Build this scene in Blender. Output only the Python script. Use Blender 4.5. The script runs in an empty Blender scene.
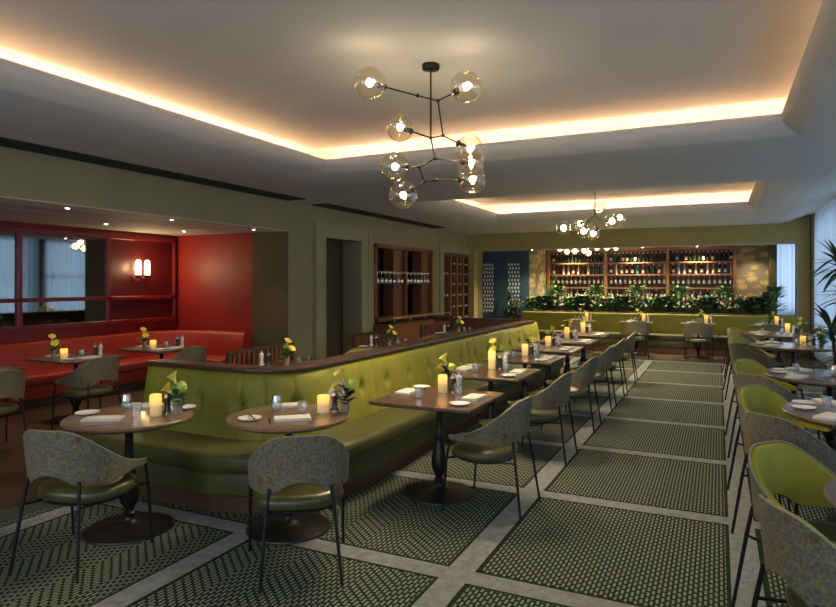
import bpy, bmesh, math, random
from math import sin, cos, pi, radians, atan2, sqrt
from mathutils import Vector, Matrix
random.seed(7)
sc = bpy.context.scene
COL = sc.collection

# ------------------------------------------------------------------ mesh helpers
class MB:
    def __init__(s): s.v = []; s.f = []; s.m = []
    def add(s, vs, fs, mi=0):
        n = len(s.v); s.v += [tuple(v) for v in vs]
        s.f += [tuple(i + n for i in f) for f in fs]; s.m += [mi] * len(fs)
        return s
    def box(s, x0, x1, y0, y1, z0, z1, mi=0):
        v = [(x, y, z) for z in (z0, z1) for y in (y0, y1) for x in (x0, x1)]
        return s.add(v, [(0, 2, 3, 1), (4, 5, 7, 6), (0, 1, 5, 4), (2, 6, 7, 3), (0, 4, 6, 2), (1, 3, 7, 5)], mi)
    def rbox(s, x0, x1, y0, y1, z0, z1, b=.01, seg=2, mi=0):
        bm = bmesh.new()
        bmesh.ops.create_cube(bm, size=1)
        for v in bm.verts:
            v.co = Vector(((x0 + x1) / 2 + v.co.x * (x1 - x0), (y0 + y1) / 2 + v.co.y * (y1 - y0), (z0 + z1) / 2 + v.co.z * (z1 - z0)))
        bmesh.ops.bevel(bm, geom=bm.edges[:], offset=b, segments=seg, profile=.5, affect='EDGES')
        bm.verts.index_update()
        s.add([v.co[:] for v in bm.verts], [[v.index for v in f.verts] for f in bm.faces], mi)
        bm.free(); return s
    def tube(s, p, q, r0, r1=None, n=10, mi=0):
        return s.pipe([p, q], [r0, r0 if r1 is None else r1], n, mi)
    def pipe(s, pts, r, n=8, mi=0, caps=True):
        pts = [Vector(p) for p in pts]; k = len(pts)
        rr = r if isinstance(r, (list, tuple)) else [r] * k
        vs = []; fs = []
        ref = None
        for i, p in enumerate(pts):
            t = (pts[min(i + 1, k - 1)] - pts[max(i - 1, 0)]).normalized()
            if ref is None: ref = Vector((0, 0, 1)) if abs(t.z) < .9 else Vector((1, 0, 0))
            a = (ref - t * ref.dot(t)).normalized(); b = t.cross(a); ref = a
            for j in range(n):
                w = 2 * pi * j / n
                vs.append(p + (a * cos(w) + b * sin(w)) * rr[i])
        for i in range(k - 1):
            for j in range(n):
                j2 = (j + 1) % n
                fs.append((i * n + j, i * n + j2, (i + 1) * n + j2, (i + 1) * n + j))
        if caps:
            fs.append(tuple(range(n - 1, -1, -1))); fs.append(tuple(range((k - 1) * n, k * n)))
        return s.add(vs, fs, mi)
    def lathe(s, prof, n=20, c=(0, 0, 0), mi=0, sx=1, sy=1):
        vs = []; fs = []
        for r, z in prof:
            r = max(r, 1e-4)
            for j in range(n):
                w = 2 * pi * j / n
                vs.append((c[0] + r * cos(w) * sx, c[1] + r * sin(w) * sy, c[2] + z))
        for i in range(len(prof) - 1):
            for j in range(n):
                j2 = (j + 1) % n
                fs.append((i * n + j, i * n + j2, (i + 1) * n + j2, (i + 1) * n + j))
        if prof[0][0] > 1e-3: fs.append(tuple(range(n - 1, -1, -1)))
        if prof[-1][0] > 1e-3: fs.append(tuple(range((len(prof) - 1) * n, len(prof) * n)))
        return s.add(vs, fs, mi)
    def ball(s, c, r, nu=12, nv=8, sc3=(1, 1, 1), mi=0):
        prof = [(r * sin(pi * i / nv), -r * cos(pi * i / nv) * sc3[2]) for i in range(nv + 1)]
        return s.lathe(prof, nu, c, mi, sc3[0], sc3[1])
    def grid(s, rows, mi=0, closed=False):
        """rows: list of equal-length point lists"""
        n = len(rows[0]); vs = [p for r in rows for p in r]; fs = []
        for i in range(len(rows) - 1):
            for j in range(n if closed else n - 1):
                j2 = (j + 1) % n
                fs.append((i * n + j, i * n + j2, (i + 1) * n + j2, (i + 1) * n + j))
        return s.add(vs, fs, mi)
    def rings(s, rows, mi=0):
        """closed rings swept, capped both ends"""
        n = len(rows[0]); b = len(s.v)
        s.grid(rows, mi, True)
        s.f += [tuple(b + i for i in range(n - 1, -1, -1)), tuple(b + (len(rows) - 1) * n + i for i in range(n))]
        s.m += [mi, mi]; return s
    def build(s, name, mat, parent=None, loc=None, smooth=True, ang=35, rotz=None):
        me = bpy.data.meshes.new(name)
        me.from_pydata(s.v, [], s.f)
        for m in (mat if isinstance(mat, (list, tuple)) else [mat]): me.materials.append(m)
        bm = bmesh.new(); bm.from_mesh(me); 
        for i, f in enumerate(bm.faces):
            f.material_index = s.m[i]; f.smooth = smooth
        bmesh.ops.recalc_face_normals(bm, faces=bm.faces[:])
        bm.to_mesh(me); bm.free()
        if smooth: me.set_sharp_from_angle(angle=radians(ang))
        o = bpy.data.objects.new(name, me); COL.objects.link(o)
        if parent: o.parent = parent
        if loc: o.location = loc
        if rotz is not None: o.rotation_euler.z = rotz
        return o

def tag(o, label=None, cat=None, group=None, kind=None):
    if label: o['label'] = label
    if cat: o['category'] = cat
    if group: o['group'] = group
    if kind: o['kind'] = kind
    return o
def empty(name, loc=(0, 0, 0), rz=0, label=None, cat=None, group=None):
    o = bpy.data.objects.new(name, None); COL.objects.link(o)
    o.location = loc; o.rotation_euler.z = rz; o.empty_display_size = .1
    return tag(o, label, cat, group)
def kids(o): return [c for c in COL.objects if c.parent == o]
KID = {}
def dup(o, loc=None, rz=None, label=None, group=None, parent=None):
    c = o.copy(); COL.objects.link(c)
    if parent: c.parent = parent
    if loc is not None: c.location = loc
    if rz is not None: c.rotation_euler.z = rz
    if label: c['label'] = label
    if group: c['group'] = group
    if o.name not in KID: KID[o.name] = kids(o)
    for ch in KID[o.name]: dup(ch, parent=c)
    return c
class Proto:
    """first use places the original, later uses place copies"""
    def __init__(s, o): s.o = o; s.used = False
    def put(s, loc, rz=0, label=None, group=None):
        if not s.used:
            s.used = True; KID[s.o.name] = kids(s.o)
            s.o.location = loc; s.o.rotation_euler.z = rz; tag(s.o, label, None, group); return s.o
        return dup(s.o, loc, rz, label, group)

# ------------------------------------------------------------------ materials
def mat(name, col, rough=.5, metal=0, spec=.5, var=None, vscale=8, bump=0, bscale=60, sheen=0, emit=None, estr=0, coat=0, stretch=None):
    m = bpy.data.materials.new(name); m.use_nodes = True
    nt = m.node_tree; N = nt.nodes; L = nt.links; p = N['Principled BSDF']
    p.inputs['Base Color'].default_value = (*col, 1)
    p.inputs['Roughness'].default_value = rough; p.inputs['Metallic'].default_value = metal
    p.inputs['Specular IOR Level'].default_value = spec
    if sheen:
        p.inputs['Sheen Weight'].default_value = sheen; p.inputs['Sheen Roughness'].default_value = .4
        p.inputs['Sheen Tint'].default_value = (min(1, col[0] * 3 + .1), min(1, col[1] * 3 + .1), min(1, col[2] * 3 + .05), 1)
    if coat: p.inputs['Coat Weight'].default_value = coat; p.inputs['Coat Roughness'].default_value = .15
    if emit: p.inputs['Emission Color'].default_value = (*emit, 1); p.inputs['Emission Strength'].default_value = estr
    if var or bump:
        tc = N.new('ShaderNodeTexCoord'); src = tc.outputs['Object']
        if stretch:
            mp = N.new('ShaderNodeMapping'); mp.inputs['Scale'].default_value = stretch
            L.new(src, mp.inputs['Vector']); src = mp.outputs[0]
    if var:
        nz = N.new('ShaderNodeTexNoise'); nz.inputs['Scale'].default_value = vscale; nz.inputs['Detail'].default_value = 5
        L.new(src, nz.inputs['Vector'])
        rp = N.new('ShaderNodeValToRGB'); el = rp.color_ramp.elements
        cols = [col] + list(var)
        pos = [.32 + .36 * i / (len(cols) - 1) for i in range(len(cols))]
        el[0].position = pos[0]; el[0].color = (*cols[0], 1)
        el[1].position = pos[-1]; el[1].color = (*cols[-1], 1)
        for i in range(1, len(cols) - 1):
            e = el.new(pos[i]); e.color = (*cols[i], 1)
        L.new(nz.outputs['Fac'], rp.inputs['Fac']); L.new(rp.outputs['Color'], p.inputs['Base Color'])
    if bump:
        nb = N.new('ShaderNodeTexNoise'); nb.inputs['Scale'].default_value = bscale; nb.inputs['Detail'].default_value = 3
        L.new(src, nb.inputs['Vector'])
        bp = N.new('ShaderNodeBump'); bp.inputs['Strength'].default_value = bump; bp.inputs['Distance'].default_value = .01
        L.new(nb.outputs['Fac'], bp.inputs['Height']); L.new(bp.outputs['Normal'], p.inputs['Normal'])
    return m

def math_chain(nt):
    N = nt.nodes; L = nt.links
    def M(op, a, b=None, c=None):
        n = N.new('ShaderNodeMath'); n.operation = op
        for i, x in enumerate((a, b, c)):
            if x is None: continue
            if isinstance(x, (int, float)): n.inputs[i].default_value = x
            else: L.new(x, n.inputs[i])
        return n.outputs[0]
    return M
def mixc(nt, f, a, b):
    n = nt.nodes.new('ShaderNodeMix'); n.data_type = 'RGBA'
    for x, s in ((f, n.inputs['Factor']), (a, n.inputs['A']), (b, n.inputs['B'])):
        pass
    fi, ai, bi = n.inputs[0], n.inputs[6], n.inputs[7]
    for x, s in ((f, fi), (a, ai), (b, bi)):
        if isinstance(x, (int, float)): s.default_value = x
        elif isinstance(x, tuple): s.default_value = (*x, 1)
        else: nt.links.new(x, s)
    return n.outputs[2]

RX0, RPX, RWX = -1.275, 1.495, 1.335       # carpet panels: first edge, pitch, width
RY0, RPY, RWY = 5.01, 1.58, 1.43
def carpet_mat():
    m = bpy.data.materials.new('woven_carpet'); m.use_nodes = True
    nt = m.node_tree; N = nt.nodes; L = nt.links; p = N['Principled BSDF']
    p.inputs['Roughness'].default_value = .95; p.inputs['Specular IOR Level'].default_value = .1
    tc = N.new('ShaderNodeTexCoord'); sp = N.new('ShaderNodeSeparateXYZ'); L.new(tc.outputs['Object'], sp.inputs[0])
    M = math_chain(nt); X, Y = sp.outputs[0], sp.outputs[1]
    px = M('FLOORED_MODULO', M('SUBTRACT', X, RX0), RPX); py = M('FLOORED_MODULO', M('SUBTRACT', Y, RY0), RPY)
    inp = M('MULTIPLY', M('LESS_THAN', px, RWX), M('LESS_THAN', py, RWY))
    e = .022
    inn = M('MULTIPLY', M('LESS_THAN', M('ABSOLUTE', M('SUBTRACT', px, RWX / 2)), RWX / 2 - e),
            M('LESS_THAN', M('ABSOLUTE', M('SUBTRACT', py, RWY / 2)), RWY / 2 - e))
    cw, ch = .0255, .062
    ci = M('FLOOR', M('DIVIDE', px, cw)); fx = M('FRACT', M('DIVIDE', px, cw))
    aisle = M('GREATER_THAN', X, -1.4)
    chev = M('MULTIPLY', M('PINGPONG', ci, 9.0), .34)
    strt = M('MULTIPLY', ci, .5)
    ph = M('ADD', M('MULTIPLY', aisle, strt), M('MULTIPLY', M('SUBTRACT', 1.0, aisle), chev))
    fy = M('FRACT', M('ADD', M('DIVIDE', py, ch), ph))
    dash = M('MULTIPLY', M('LESS_THAN', M('ABSOLUTE', M('SUBTRACT', fx, .5)), .275), M('LESS_THAN', M('ABSOLUTE', M('SUBTRACT', fy, .5)), .345))
    dash = M('MULTIPLY', dash, inn)
    nz = N.new('ShaderNodeTexNoise'); nz.inputs['Scale'].default_value = 16; nz.inputs['Detail'].default_value = 8; nz.inputs['Roughness'].default_value = .75
    L.new(tc.outputs['Object'], nz.inputs['Vector'])
    grey = mixc(nt, nz.outputs['Fac'], (.06, .06, .054), (.46, .45, .415))
    dcol = mixc(nt, nz.outputs['Fac'], (.175, .185, .135), (.285, .295, .225))
    bg = (.020, .030, .013)
    c = mixc(nt, dash, bg, dcol)
    c = mixc(nt, inp, grey, c)
    outer = M('MAXIMUM', M('LESS_THAN', X, -4.50), M('GREATER_THAN', Y, 14.45))
    c = mixc(nt, outer, c, (.055, .075, .055))
    L.new(c, p.inputs['Base Color'])
    n2 = N.new('ShaderNodeTexNoise'); n2.inputs['Scale'].default_value = 350
    L.new(tc.outputs['Object'], n2.inputs['Vector'])
    bp = N.new('ShaderNodeBump'); bp.inputs['Strength'].default_value = .35; bp.inputs['Distance'].default_value = .004
    L.new(n2.outputs['Fac'], bp.inputs['Height']); L.new(bp.outputs['Normal'], p.inputs['Normal'])
    return m

def plank_mat(name, c1, c2, rough=.35, w=.12, axis='Y'):
    m = bpy.data.materials.new(name); m.use_nodes = True
    nt = m.node_tree; N = nt.nodes; L = nt.links; p = N['Principled BSDF']
    p.inputs['Roughness'].default_value = rough
    tc = N.new('ShaderNodeTexCoord'); mp = N.new('ShaderNodeMapping')
    if axis == 'Y': mp.inputs['Rotation'].default_value = (0, 0, pi / 2)
    L.new(tc.outputs['Object'], mp.inputs['Vector'])
    br = N.new('ShaderNodeTexBrick'); br.inputs['Scale'].default_value = 1; br.inputs['Brick Width'].default_value = 1.3
    br.inputs['Row Height'].default_value = w; br.inputs['Mortar Size'].default_value = .002
    br.inputs['Color1'].default_value = (*c1, 1); br.inputs['Color2'].default_value = (*c2, 1)
    br.inputs['Mortar'].default_value = (c1[0] * .3, c1[1] * .3, c1[2] * .3, 1)
    L.new(mp.outputs[0], br.inputs['Vector'])
    mg = N.new('ShaderNodeMapping'); mg.inputs['Scale'].default_value = (1.5, 30, 30); L.new(mp.outputs[0], mg.inputs['Vector'])
    nz = N.new('ShaderNodeTexNoise'); nz.inputs['Scale'].default_value = 1; nz.inputs['Detail'].default_value = 4; L.new(mg.outputs[0], nz.inputs['Vector'])
    mx = N.new('ShaderNodeMix'); mx.data_type = 'RGBA'; mx.blend_type = 'MULTIPLY'; mx.inputs[0].default_value = .6
    L.new(br.outputs['Color'], mx.inputs[6]); L.new(nz.outputs['Color'], mx.inputs[7]); L.new(mx.outputs[2], p.inputs['Base Color'])
    return m

def glass_mat(name, tint=(1, 1, 1), refl=.9, base=.04, rough=.02, edge=None):
    m = bpy.data.materials.new(name); m.use_nodes = True
    nt = m.node_tree; N = nt.nodes; L = nt.links
    for n in list(N): N.remove(n)
    out = N.new('ShaderNodeOutputMaterial'); tr = N.new('ShaderNodeBsdfTransparent'); gl = N.new('ShaderNodeBsdfGlossy')
    tr.inputs[0].default_value = (*tint, 1); gl.inputs['Roughness'].default_value = rough; gl.inputs[0].default_value = (refl,) * 3 + (1,)
    lw = N.new('ShaderNodeLayerWeight'); lw.inputs[0].default_value = .35
    M = math_chain(nt); f = M('MULTIPLY_ADD', M('POWER', lw.outputs['Facing'], 2.2), .75, base)
    if edge:
        c = mixc(nt, M('POWER', lw.outputs['Facing'], 1.6), tint, edge); L.new(c, tr.inputs[0])
    mx = N.new('ShaderNodeMixShader'); L.new(f, mx.inputs[0]); L.new(tr.outputs[0], mx.inputs[1]); L.new(gl.outputs[0], mx.inputs[2])
    L.new(mx.outputs[0], out.inputs['Surface'])
    return m
def emis(name, col, s):
    m = bpy.data.materials.new(name); m.use_nodes = True
    nt = m.node_tree; N = nt.nodes
    for n in list(N): N.remove(n)
    out = N.new('ShaderNodeOutputMaterial'); e = N.new('ShaderNodeEmission')
    e.inputs[0].default_value = (*col, 1); e.inputs[1].default_value = s
    nt.links.new(e.outputs[0], out.inputs[0]); return m
def curtain_mat():
    m = bpy.data.materials.new('sheer_curtain'); m.use_nodes = True
    nt = m.node_tree; N = nt.nodes; L = nt.links
    for n in list(N): N.remove(n)
    out = N.new('ShaderNodeOutputMaterial'); d = N.new('ShaderNodeBsdfDiffuse'); t = N.new('ShaderNodeBsdfTranslucent'); tr = N.new('ShaderNodeBsdfTransparent')
    d.inputs[0].default_value = (.50, .54, .60, 1); t.inputs[0].default_value = (.50, .57, .66, 1)
    a = N.new('ShaderNodeMixShader'); a.inputs[0].default_value = .6; L.new(d.outputs[0], a.inputs[1]); L.new(t.outputs[0], a.inputs[2])
    b = N.new('ShaderNodeMixShader'); b.inputs[0].default_value = .15; L.new(a.outputs[0], b.inputs[1]); L.new(tr.outputs[0], b.inputs[2])
    L.new(b.outputs[0], out.inputs[0]); return m
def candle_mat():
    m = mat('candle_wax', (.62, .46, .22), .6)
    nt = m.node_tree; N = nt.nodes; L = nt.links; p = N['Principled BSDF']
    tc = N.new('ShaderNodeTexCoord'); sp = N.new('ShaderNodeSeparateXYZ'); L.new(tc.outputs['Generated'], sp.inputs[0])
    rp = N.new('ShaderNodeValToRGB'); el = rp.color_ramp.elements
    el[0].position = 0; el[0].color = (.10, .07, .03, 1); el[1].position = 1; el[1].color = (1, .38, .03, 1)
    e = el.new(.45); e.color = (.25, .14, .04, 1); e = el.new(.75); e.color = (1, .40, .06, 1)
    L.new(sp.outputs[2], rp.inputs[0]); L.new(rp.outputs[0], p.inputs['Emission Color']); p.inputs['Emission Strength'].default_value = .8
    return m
def mural_mat():
    m = mat('painted_mural', (.2, .17, .11), .7)
    nt = m.node_tree; N = nt.nodes; L = nt.links; p = N['Principled BSDF']
    tc = N.new('ShaderNodeTexCoord'); mp = N.new('ShaderNodeMapping'); mp.inputs['Scale'].default_value = (2.6, 2.6, 4.5)
    L.new(tc.outputs['Object'], mp.inputs[0])
    v = N.new('ShaderNodeTexVoronoi'); v.inputs['Scale'].default_value = 1.2; L.new(mp.outputs[0], v.inputs['Vector'])
    n = N.new('ShaderNodeTexNoise'); n.inputs['Scale'].default_value = 5; L.new(mp.outputs[0], n.inputs['Vector'])
    M = math_chain(nt)
    f = M('ADD', v.outputs['Distance'], M('MULTIPLY', M('SUBTRACT', n.outputs['Fac'], .5), .7))
    rp = N.new('ShaderNodeValToRGB'); el = rp.color_ramp.elements
    el[0].position = .2; el[0].color = (.50, .38, .16, 1); el[1].position = .5; el[1].color = (.21, .185, .12, 1)
    e = el.new(.36); e.color = (.45, .34, .14, 1)
    L.new(f, rp.inputs[0]); L.new(rp.outputs[0], p.inputs['Base Color']); return m

M_ = {}
M_['ceil'] = mat('ceiling_paint', (.56, .545, .505), .8, var=[(.595, .58, .54)], vscale=2)
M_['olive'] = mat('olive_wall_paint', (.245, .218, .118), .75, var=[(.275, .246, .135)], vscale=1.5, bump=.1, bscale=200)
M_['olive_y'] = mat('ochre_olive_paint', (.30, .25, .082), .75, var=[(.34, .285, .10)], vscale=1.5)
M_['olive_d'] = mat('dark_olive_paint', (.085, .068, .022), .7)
M_['sage'] = mat('sage_trim_paint', (.275, .268, .15), .6)
M_['door'] = mat('olive_door_paint', (.045, .048, .02), .6)
M_['red'] = mat('red_wall_paint', (.25, .012, .008), .5, var=[(.29, .016, .010)], vscale=2)
M_['redframe'] = mat('red_lacquer_frame', (.22, .012, .009), .35)
M_['redl'] = mat('red_leather', (.33, .024, .013), .42, var=[(.39, .03, .016)], vscale=4, bump=.15, bscale=120)
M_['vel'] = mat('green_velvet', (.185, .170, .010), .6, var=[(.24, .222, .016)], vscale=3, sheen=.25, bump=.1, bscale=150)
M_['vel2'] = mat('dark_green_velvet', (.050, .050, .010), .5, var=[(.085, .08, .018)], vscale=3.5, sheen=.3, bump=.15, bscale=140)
M_['chairg'] = mat('chair_green_velvet', (.27, .235, .009), .6, var=[(.35, .305, .014)], vscale=4, sheen=.3)
M_['leather'] = mat('olive_leather', (.050, .049, .014), .3, var=[(.078, .072, .024)], vscale=9, bump=.1, bscale=150)
def tapestry():
    m = mat('mottled_tapestry', (.08, .07, .05), .88, bump=.3, bscale=250); nt = m.node_tree; N = nt.nodes; L = nt.links; M = math_chain(nt)
    tc = N.new('ShaderNodeTexCoord')
    def noise(sc_, det, off):
        mp = N.new('ShaderNodeMapping'); mp.inputs['Location'].default_value = off; L.new(tc.outputs['Object'], mp.inputs[0])
        n = N.new('ShaderNodeTexNoise'); n.inputs['Scale'].default_value = sc_; n.inputs['Detail'].default_value = det; n.inputs['Roughness'].default_value = .65
        L.new(mp.outputs[0], n.inputs['Vector']); return n.outputs['Fac']
    def ramp(f, stops):
        r = N.new('ShaderNodeValToRGB'); el = r.color_ramp.elements; el[0].position = stops[0][0]; el[0].color = (*stops[0][1], 1); el[1].position = stops[-1][0]; el[1].color = (*stops[-1][1], 1)
        for p_, c_ in stops[1:-1]: e = el.new(p_); e.color = (*c_, 1)
        L.new(f, r.inputs[0]); return r.outputs[0]
    hue = ramp(noise(11, 4, (0, 0, 0)), [(.34, (.14, .08, .038)), (.46, (.205, .164, .085)), (.55, (.138, .136, .112)), (.66, (.22, .18, .07))])
    fine = ramp(noise(75, 6, (3, 1, 2)), [(.30, (.38, .38, .38)), (.5, (.8, .8, .8)), (.70, (1.3, 1.3, 1.25))])
    mx = N.new('ShaderNodeMix'); mx.data_type = 'RGBA'; mx.blend_type = 'MULTIPLY'; mx.inputs[0].default_value = 1
    L.new(hue, mx.inputs[6]); L.new(fine, mx.inputs[7]); L.new(mx.outputs[2], N['Principled BSDF'].inputs['Base Color']); return m
M_['tap'] = tapestry()
M_['pipe'] = mat('pale_piping', (.27, .24, .15), .7)
M_['black'] = mat('black_powder_coated_steel', (.005, .005, .005), .5, spec=.3)
M_['iron'] = mat('dark_cast_iron', (.030, .026, .022), .34, metal=.6)
M_['bronze'] = mat('aged_bronze', (.05, .04, .03), .38, metal=.9)
M_['brass'] = mat('brass', (.55, .38, .15), .3, metal=1)
M_['chrome'] = mat('polished_steel', (.55, .53, .5), .2, metal=1)
M_['walnut'] = mat('walnut_tabletop', (.085, .047, .026), .3, var=[(.15, .085, .046), (.11, .06, .033)], vscale=5, stretch=(1, 12, 8), coat=.6)
M_['walnut2'] = mat('pale_walnut_tabletop', (.17, .105, .06), .28, var=[(.25, .155, .09)], vscale=4, stretch=(1, 12, 8), coat=.4)
M_['dwood'] = mat('dark_wood', (.042, .022, .014), .38, var=[(.075, .038, .022)], vscale=4, stretch=(10, 1, 1))
M_['rwood'] = mat('reddish_wood', (.12, .042, .016), .42, var=[(.18, .065, .026)], vscale=3, stretch=(12, 12, 1))
M_['plinth'] = mat('red_brown_plinth', (.07, .026, .011), .45, var=[(.095, .036, .016)], vscale=3)
M_['shelf'] = mat('bar_shelf_wood', (.20, .085, .035), .45, var=[(.28, .125, .05)], vscale=3, stretch=(1, 12, 12))
M_['carpet'] = carpet_mat()
M_['floor'] = plank_mat('oak_plank_floor', (.135, .082, .048), (.085, .052, .032), .38)
M_['glass'] = glass_mat('clear_glass', (.88, .90, .90), 1, .26, .05)
M_['amber'] = glass_mat('champagne_glass', (.985, .95, .84), 1, .15, edge=(.82, .68, .40))
M_['cand'] = candle_mat()
M_['flame'] = emis('flame', (1, .55, .15), 9)
M_['bulb'] = emis('glowing_bulb', (1, .76, .40), 9)
M_['spot'] = emis('spot_lens', (1, .90, .72), 14)
M_['lampg'] = emis('lit_frosted_glass', (1, .74, .40), 3.2)
M_['linen'] = mat('cream_linen', (.72, .66, .54), .85)
M_['china'] = mat('white_china', (.78, .74, .66), .25)
M_['pepper'] = mat('dark_pepper_mill', (.03, .025, .022), .2)
M_['salt'] = mat('white_salt_mill', (.62, .60, .55), .2)
M_['vase'] = mat('stone_bud_vase', (.27, .22, .14), .6)
M_['call'] = mat('yellow_petal', (.72, .60, .10), .5)
M_['lime'] = mat('lime_bloom', (.42, .50, .08), .6)
M_['leaf'] = mat('dark_green_leaf', (.035, .105, .025), .4, var=[(.10, .23, .06), (.055, .15, .035)], vscale=14)
M_['leafd'] = mat('deep_leaf', (.022, .062, .030), .4, var=[(.05, .13, .055)], vscale=10)
M_['purp'] = mat('dark_plum_leaf', (.03, .018, .022), .5)
M_['red_fl'] = mat('red_flower', (.55, .05, .03), .5)
M_['pot'] = mat('charcoal_pot', (.04, .04, .04), .5)
M_['curt'] = curtain_mat()
M_['mirror'] = mat('antique_mirror', (.30, .33, .32), .03, metal=1)
M_['dkglass'] = mat('dark_mirror_glass', (.05, .05, .045), .06, metal=0, spec=.9)
M_['mural'] = mural_mat()
M_['blue'] = mat('petrol_blue_paint', (.022, .055, .085), .5)
M_['slot'] = mat('dark_air_slot', (.012, .014, .012), .7)
M_['bgreen'] = mat('dark_green_bottle', (.012, .022, .012), .15)
M_['bblack'] = mat('black_bottle', (.012, .010, .010), .15)
M_['bamber'] = mat('amber_bottle', (.22, .08, .015), .2)
M_['bclear'] = mat('pale_bottle', (.42, .40, .34), .15)
M_['bpink'] = mat('rose_bottle', (.45, .2, .14), .2)
M_['bblue'] = mat('blue_bottle', (.03, .16, .22), .2)
M_['lab'] = mat('paper_label', (.55, .50, .40), .7)
M_['foil'] = mat('pale_foil', (.80, .76, .62), .4)
M_['concrete'] = mat('window_frame_paint', (.3, .31, .31), .6)

# ------------------------------------------------------------------ setting
XW, XR, YB = -6.4, 1.95, 16.7        # left wall, right wall, bar-front header
ZC = 3.05
def struct(name, mb, m, parent=None, **k):
    o = mb.build(name, m, parent, **k)
    if not parent: o['kind'] = 'structure'
    return o
struct('floor', MB().box(-9.2, 2.6, -2.2, 20.2, -.12, 0), M_['floor'], smooth=False)
tag(MB().box(-4.75, 1.85, -1.9, 14.75, .0005, .008).build('carpet', M_['carpet'], smooth=False),
    'patterned green and grey carpet of dashed panels covering the aisle floor', 'carpet')

# left wall with red-room opening, doorway, stemware niche and wine niche
w = MB()
XI = XW - .45
w.box(XI, XW, -2.2, 0, 0, 3.3)
w.box(XI, XW, 0, 8.44, 2.54, 3.3)                 # header above red room
w.box(XI, XW, 8.44, 9.5, 0, 3.3)
w.box(XI, XW, 9.5, 10.75, 2.5, 3.3)
w.box(XI, XW, 10.75, 11.3, 0, 3.3)
w.box(XI, XW, 11.3, 14.2, 2.5, 3.3)
w.box(XI, XW, 11.3, 14.2, 0, .885)
w.box(XI, XW, 14.2, 14.85, 0, 3.3)
w.box(XI, XW, 14.85, 16.85, 2.47, 3.3)
w.box(XI, XW, 14.85, 16.85, 0, .3)
w.box(XI, XW, 16.85, 20.2, 0, 3.3)
struct('wall_left', w, M_['olive'], smooth=False)
struct('trim_1', MB().box(XW, XW + .035, 9.17, 9.5, 0, 2.72).box(XW, XW + .035, 10.75, 11.06, 0, 2.72).box(XW, XW + .035, 9.5, 10.75, 2.5, 2.719)
       .box(XW + .03, XW + .055, 9.17, 9.23, 0, 2.75).box(XW + .03, XW + .055, 11.0, 11.06, 0, 2.75).box(XW + .03, XW + .056, 9.16, 11.07, 2.69, 2.751), M_['sage'], smooth=False)
struct('trim_2', MB().box(XW, XW + .05, 14.62, 14.85, 0, 2.68).box(XW, XW + .05, 16.85, 17.02, 0, 2.68).box(XW, XW + .05, 14.85, 16.85, 2.47, 2.68), M_['sage'], smooth=False)
d1 = struct('door_1', MB().box(XI - .02, XI + .04, 10.02, 10.75, 0, 2.5), M_['door'], smooth=False)
struct('door_2', MB().box(XI - .02, XI + .06, 9.5, 10.0, 0, 2.5), M_['olive_d'], smooth=False)
# red room
RXW, RYW = -8.88, 8.42
struct('wall_red_side', MB().box(RXW - .15, RXW, -2.2, 8.57, 0, 2.9), M_['red'], smooth=False)
struct('wall_red_end', MB().box(RXW, -7.13, RYW, RYW + .15, 0, 2.9), M_['red'], smooth=False)
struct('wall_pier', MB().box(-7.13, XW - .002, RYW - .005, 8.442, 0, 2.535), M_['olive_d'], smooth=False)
struct('ceiling_red_room', MB().box(RXW - .15, XI + .001, -2.2, 8.57, 2.54, 2.64).box(XI, XW - .002, -.05, 8.44, 2.53, 2.54), M_['ceil'], smooth=False)
struct('trim_3', MB().box(RXW, XI, 5.0 - 7.2, 8.42, 2.534, 2.54).box(-7.35, -7.33, -2, 8.42, 2.53, 2.534), mat('ceiling_joint', (.4, .39, .36), .8), smooth=False)
wf = MB().box(-9.2, 2.6, -2.35, -2.2, 0, .5).box(-9.2, 2.6, -2.35, -2.2, 2.8, 4.2)
for x0, x1 in ((-9.2, -6.2), (-3.6, -2.9), (-.3, .2), (1.7, 2.6)): wf.box(x0, x1, -2.35, -2.2, .5, 2.8)
struct('wall_front', wf, M_['olive'], smooth=False)
for i, (x0, x1) in enumerate([(-6.2, -3.6), (-2.9, -.3), (.2, 1.7)]):  # unseen windows behind the camera, added so fill light reaches the foreground
    f = MB()
    for xx in (x0 + .03, (x0 + x1) / 2, x1 - .03): f.box(xx - .03, xx + .03, -2.3, -2.24, .5, 2.8)
    for zz in (.53, 2.77): f.box(x0, x1, -2.3, -2.24, zz - .03, zz + .03)
    struct('window_%d' % (i + 7), f, M_['concrete'], smooth=False)

# header above the bar opening, jambs
struct('wall_back', MB().box(XW, XR + .3, YB, YB + .3, 2.6, 3.3).box(1.62, XR + .2, YB, YB + .3, 0, 2.6).box(XW, XW + .17, YB, YB + .3, 0, 2.6), M_['olive_y'], smooth=False)
struct('trim_4', MB().box(XW + .17, 1.62, YB - .015, YB + .315, 2.585, 2.61).box(1.595, 1.625, YB - .015, YB + .3, 0, 2.6), M_['concrete'], smooth=False)
struct('ceiling_bar', MB().box(XW, 2.6, YB + .3, 20.2, 2.75, 2.85), M_['ceil'], smooth=False)
YS = 19.7
struct('wall_bar', MB().box(-6.4, 1.3, YS, YS + .2, 0, 3), M_['mural'], smooth=False)
struct('wall_bar_pier', MB().box(1.22, 1.40, 19.35, YS + .2, 0, 3), M_['olive_d'], smooth=False)
struct('wall_bar_window_side', MB().box(1.40, 2.2, YS + .35, YS + .45, 0, .9).box(1.40, 2.2, YS + .35, YS + .45, 2.8, 3), M_['olive'], smooth=False)

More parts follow.
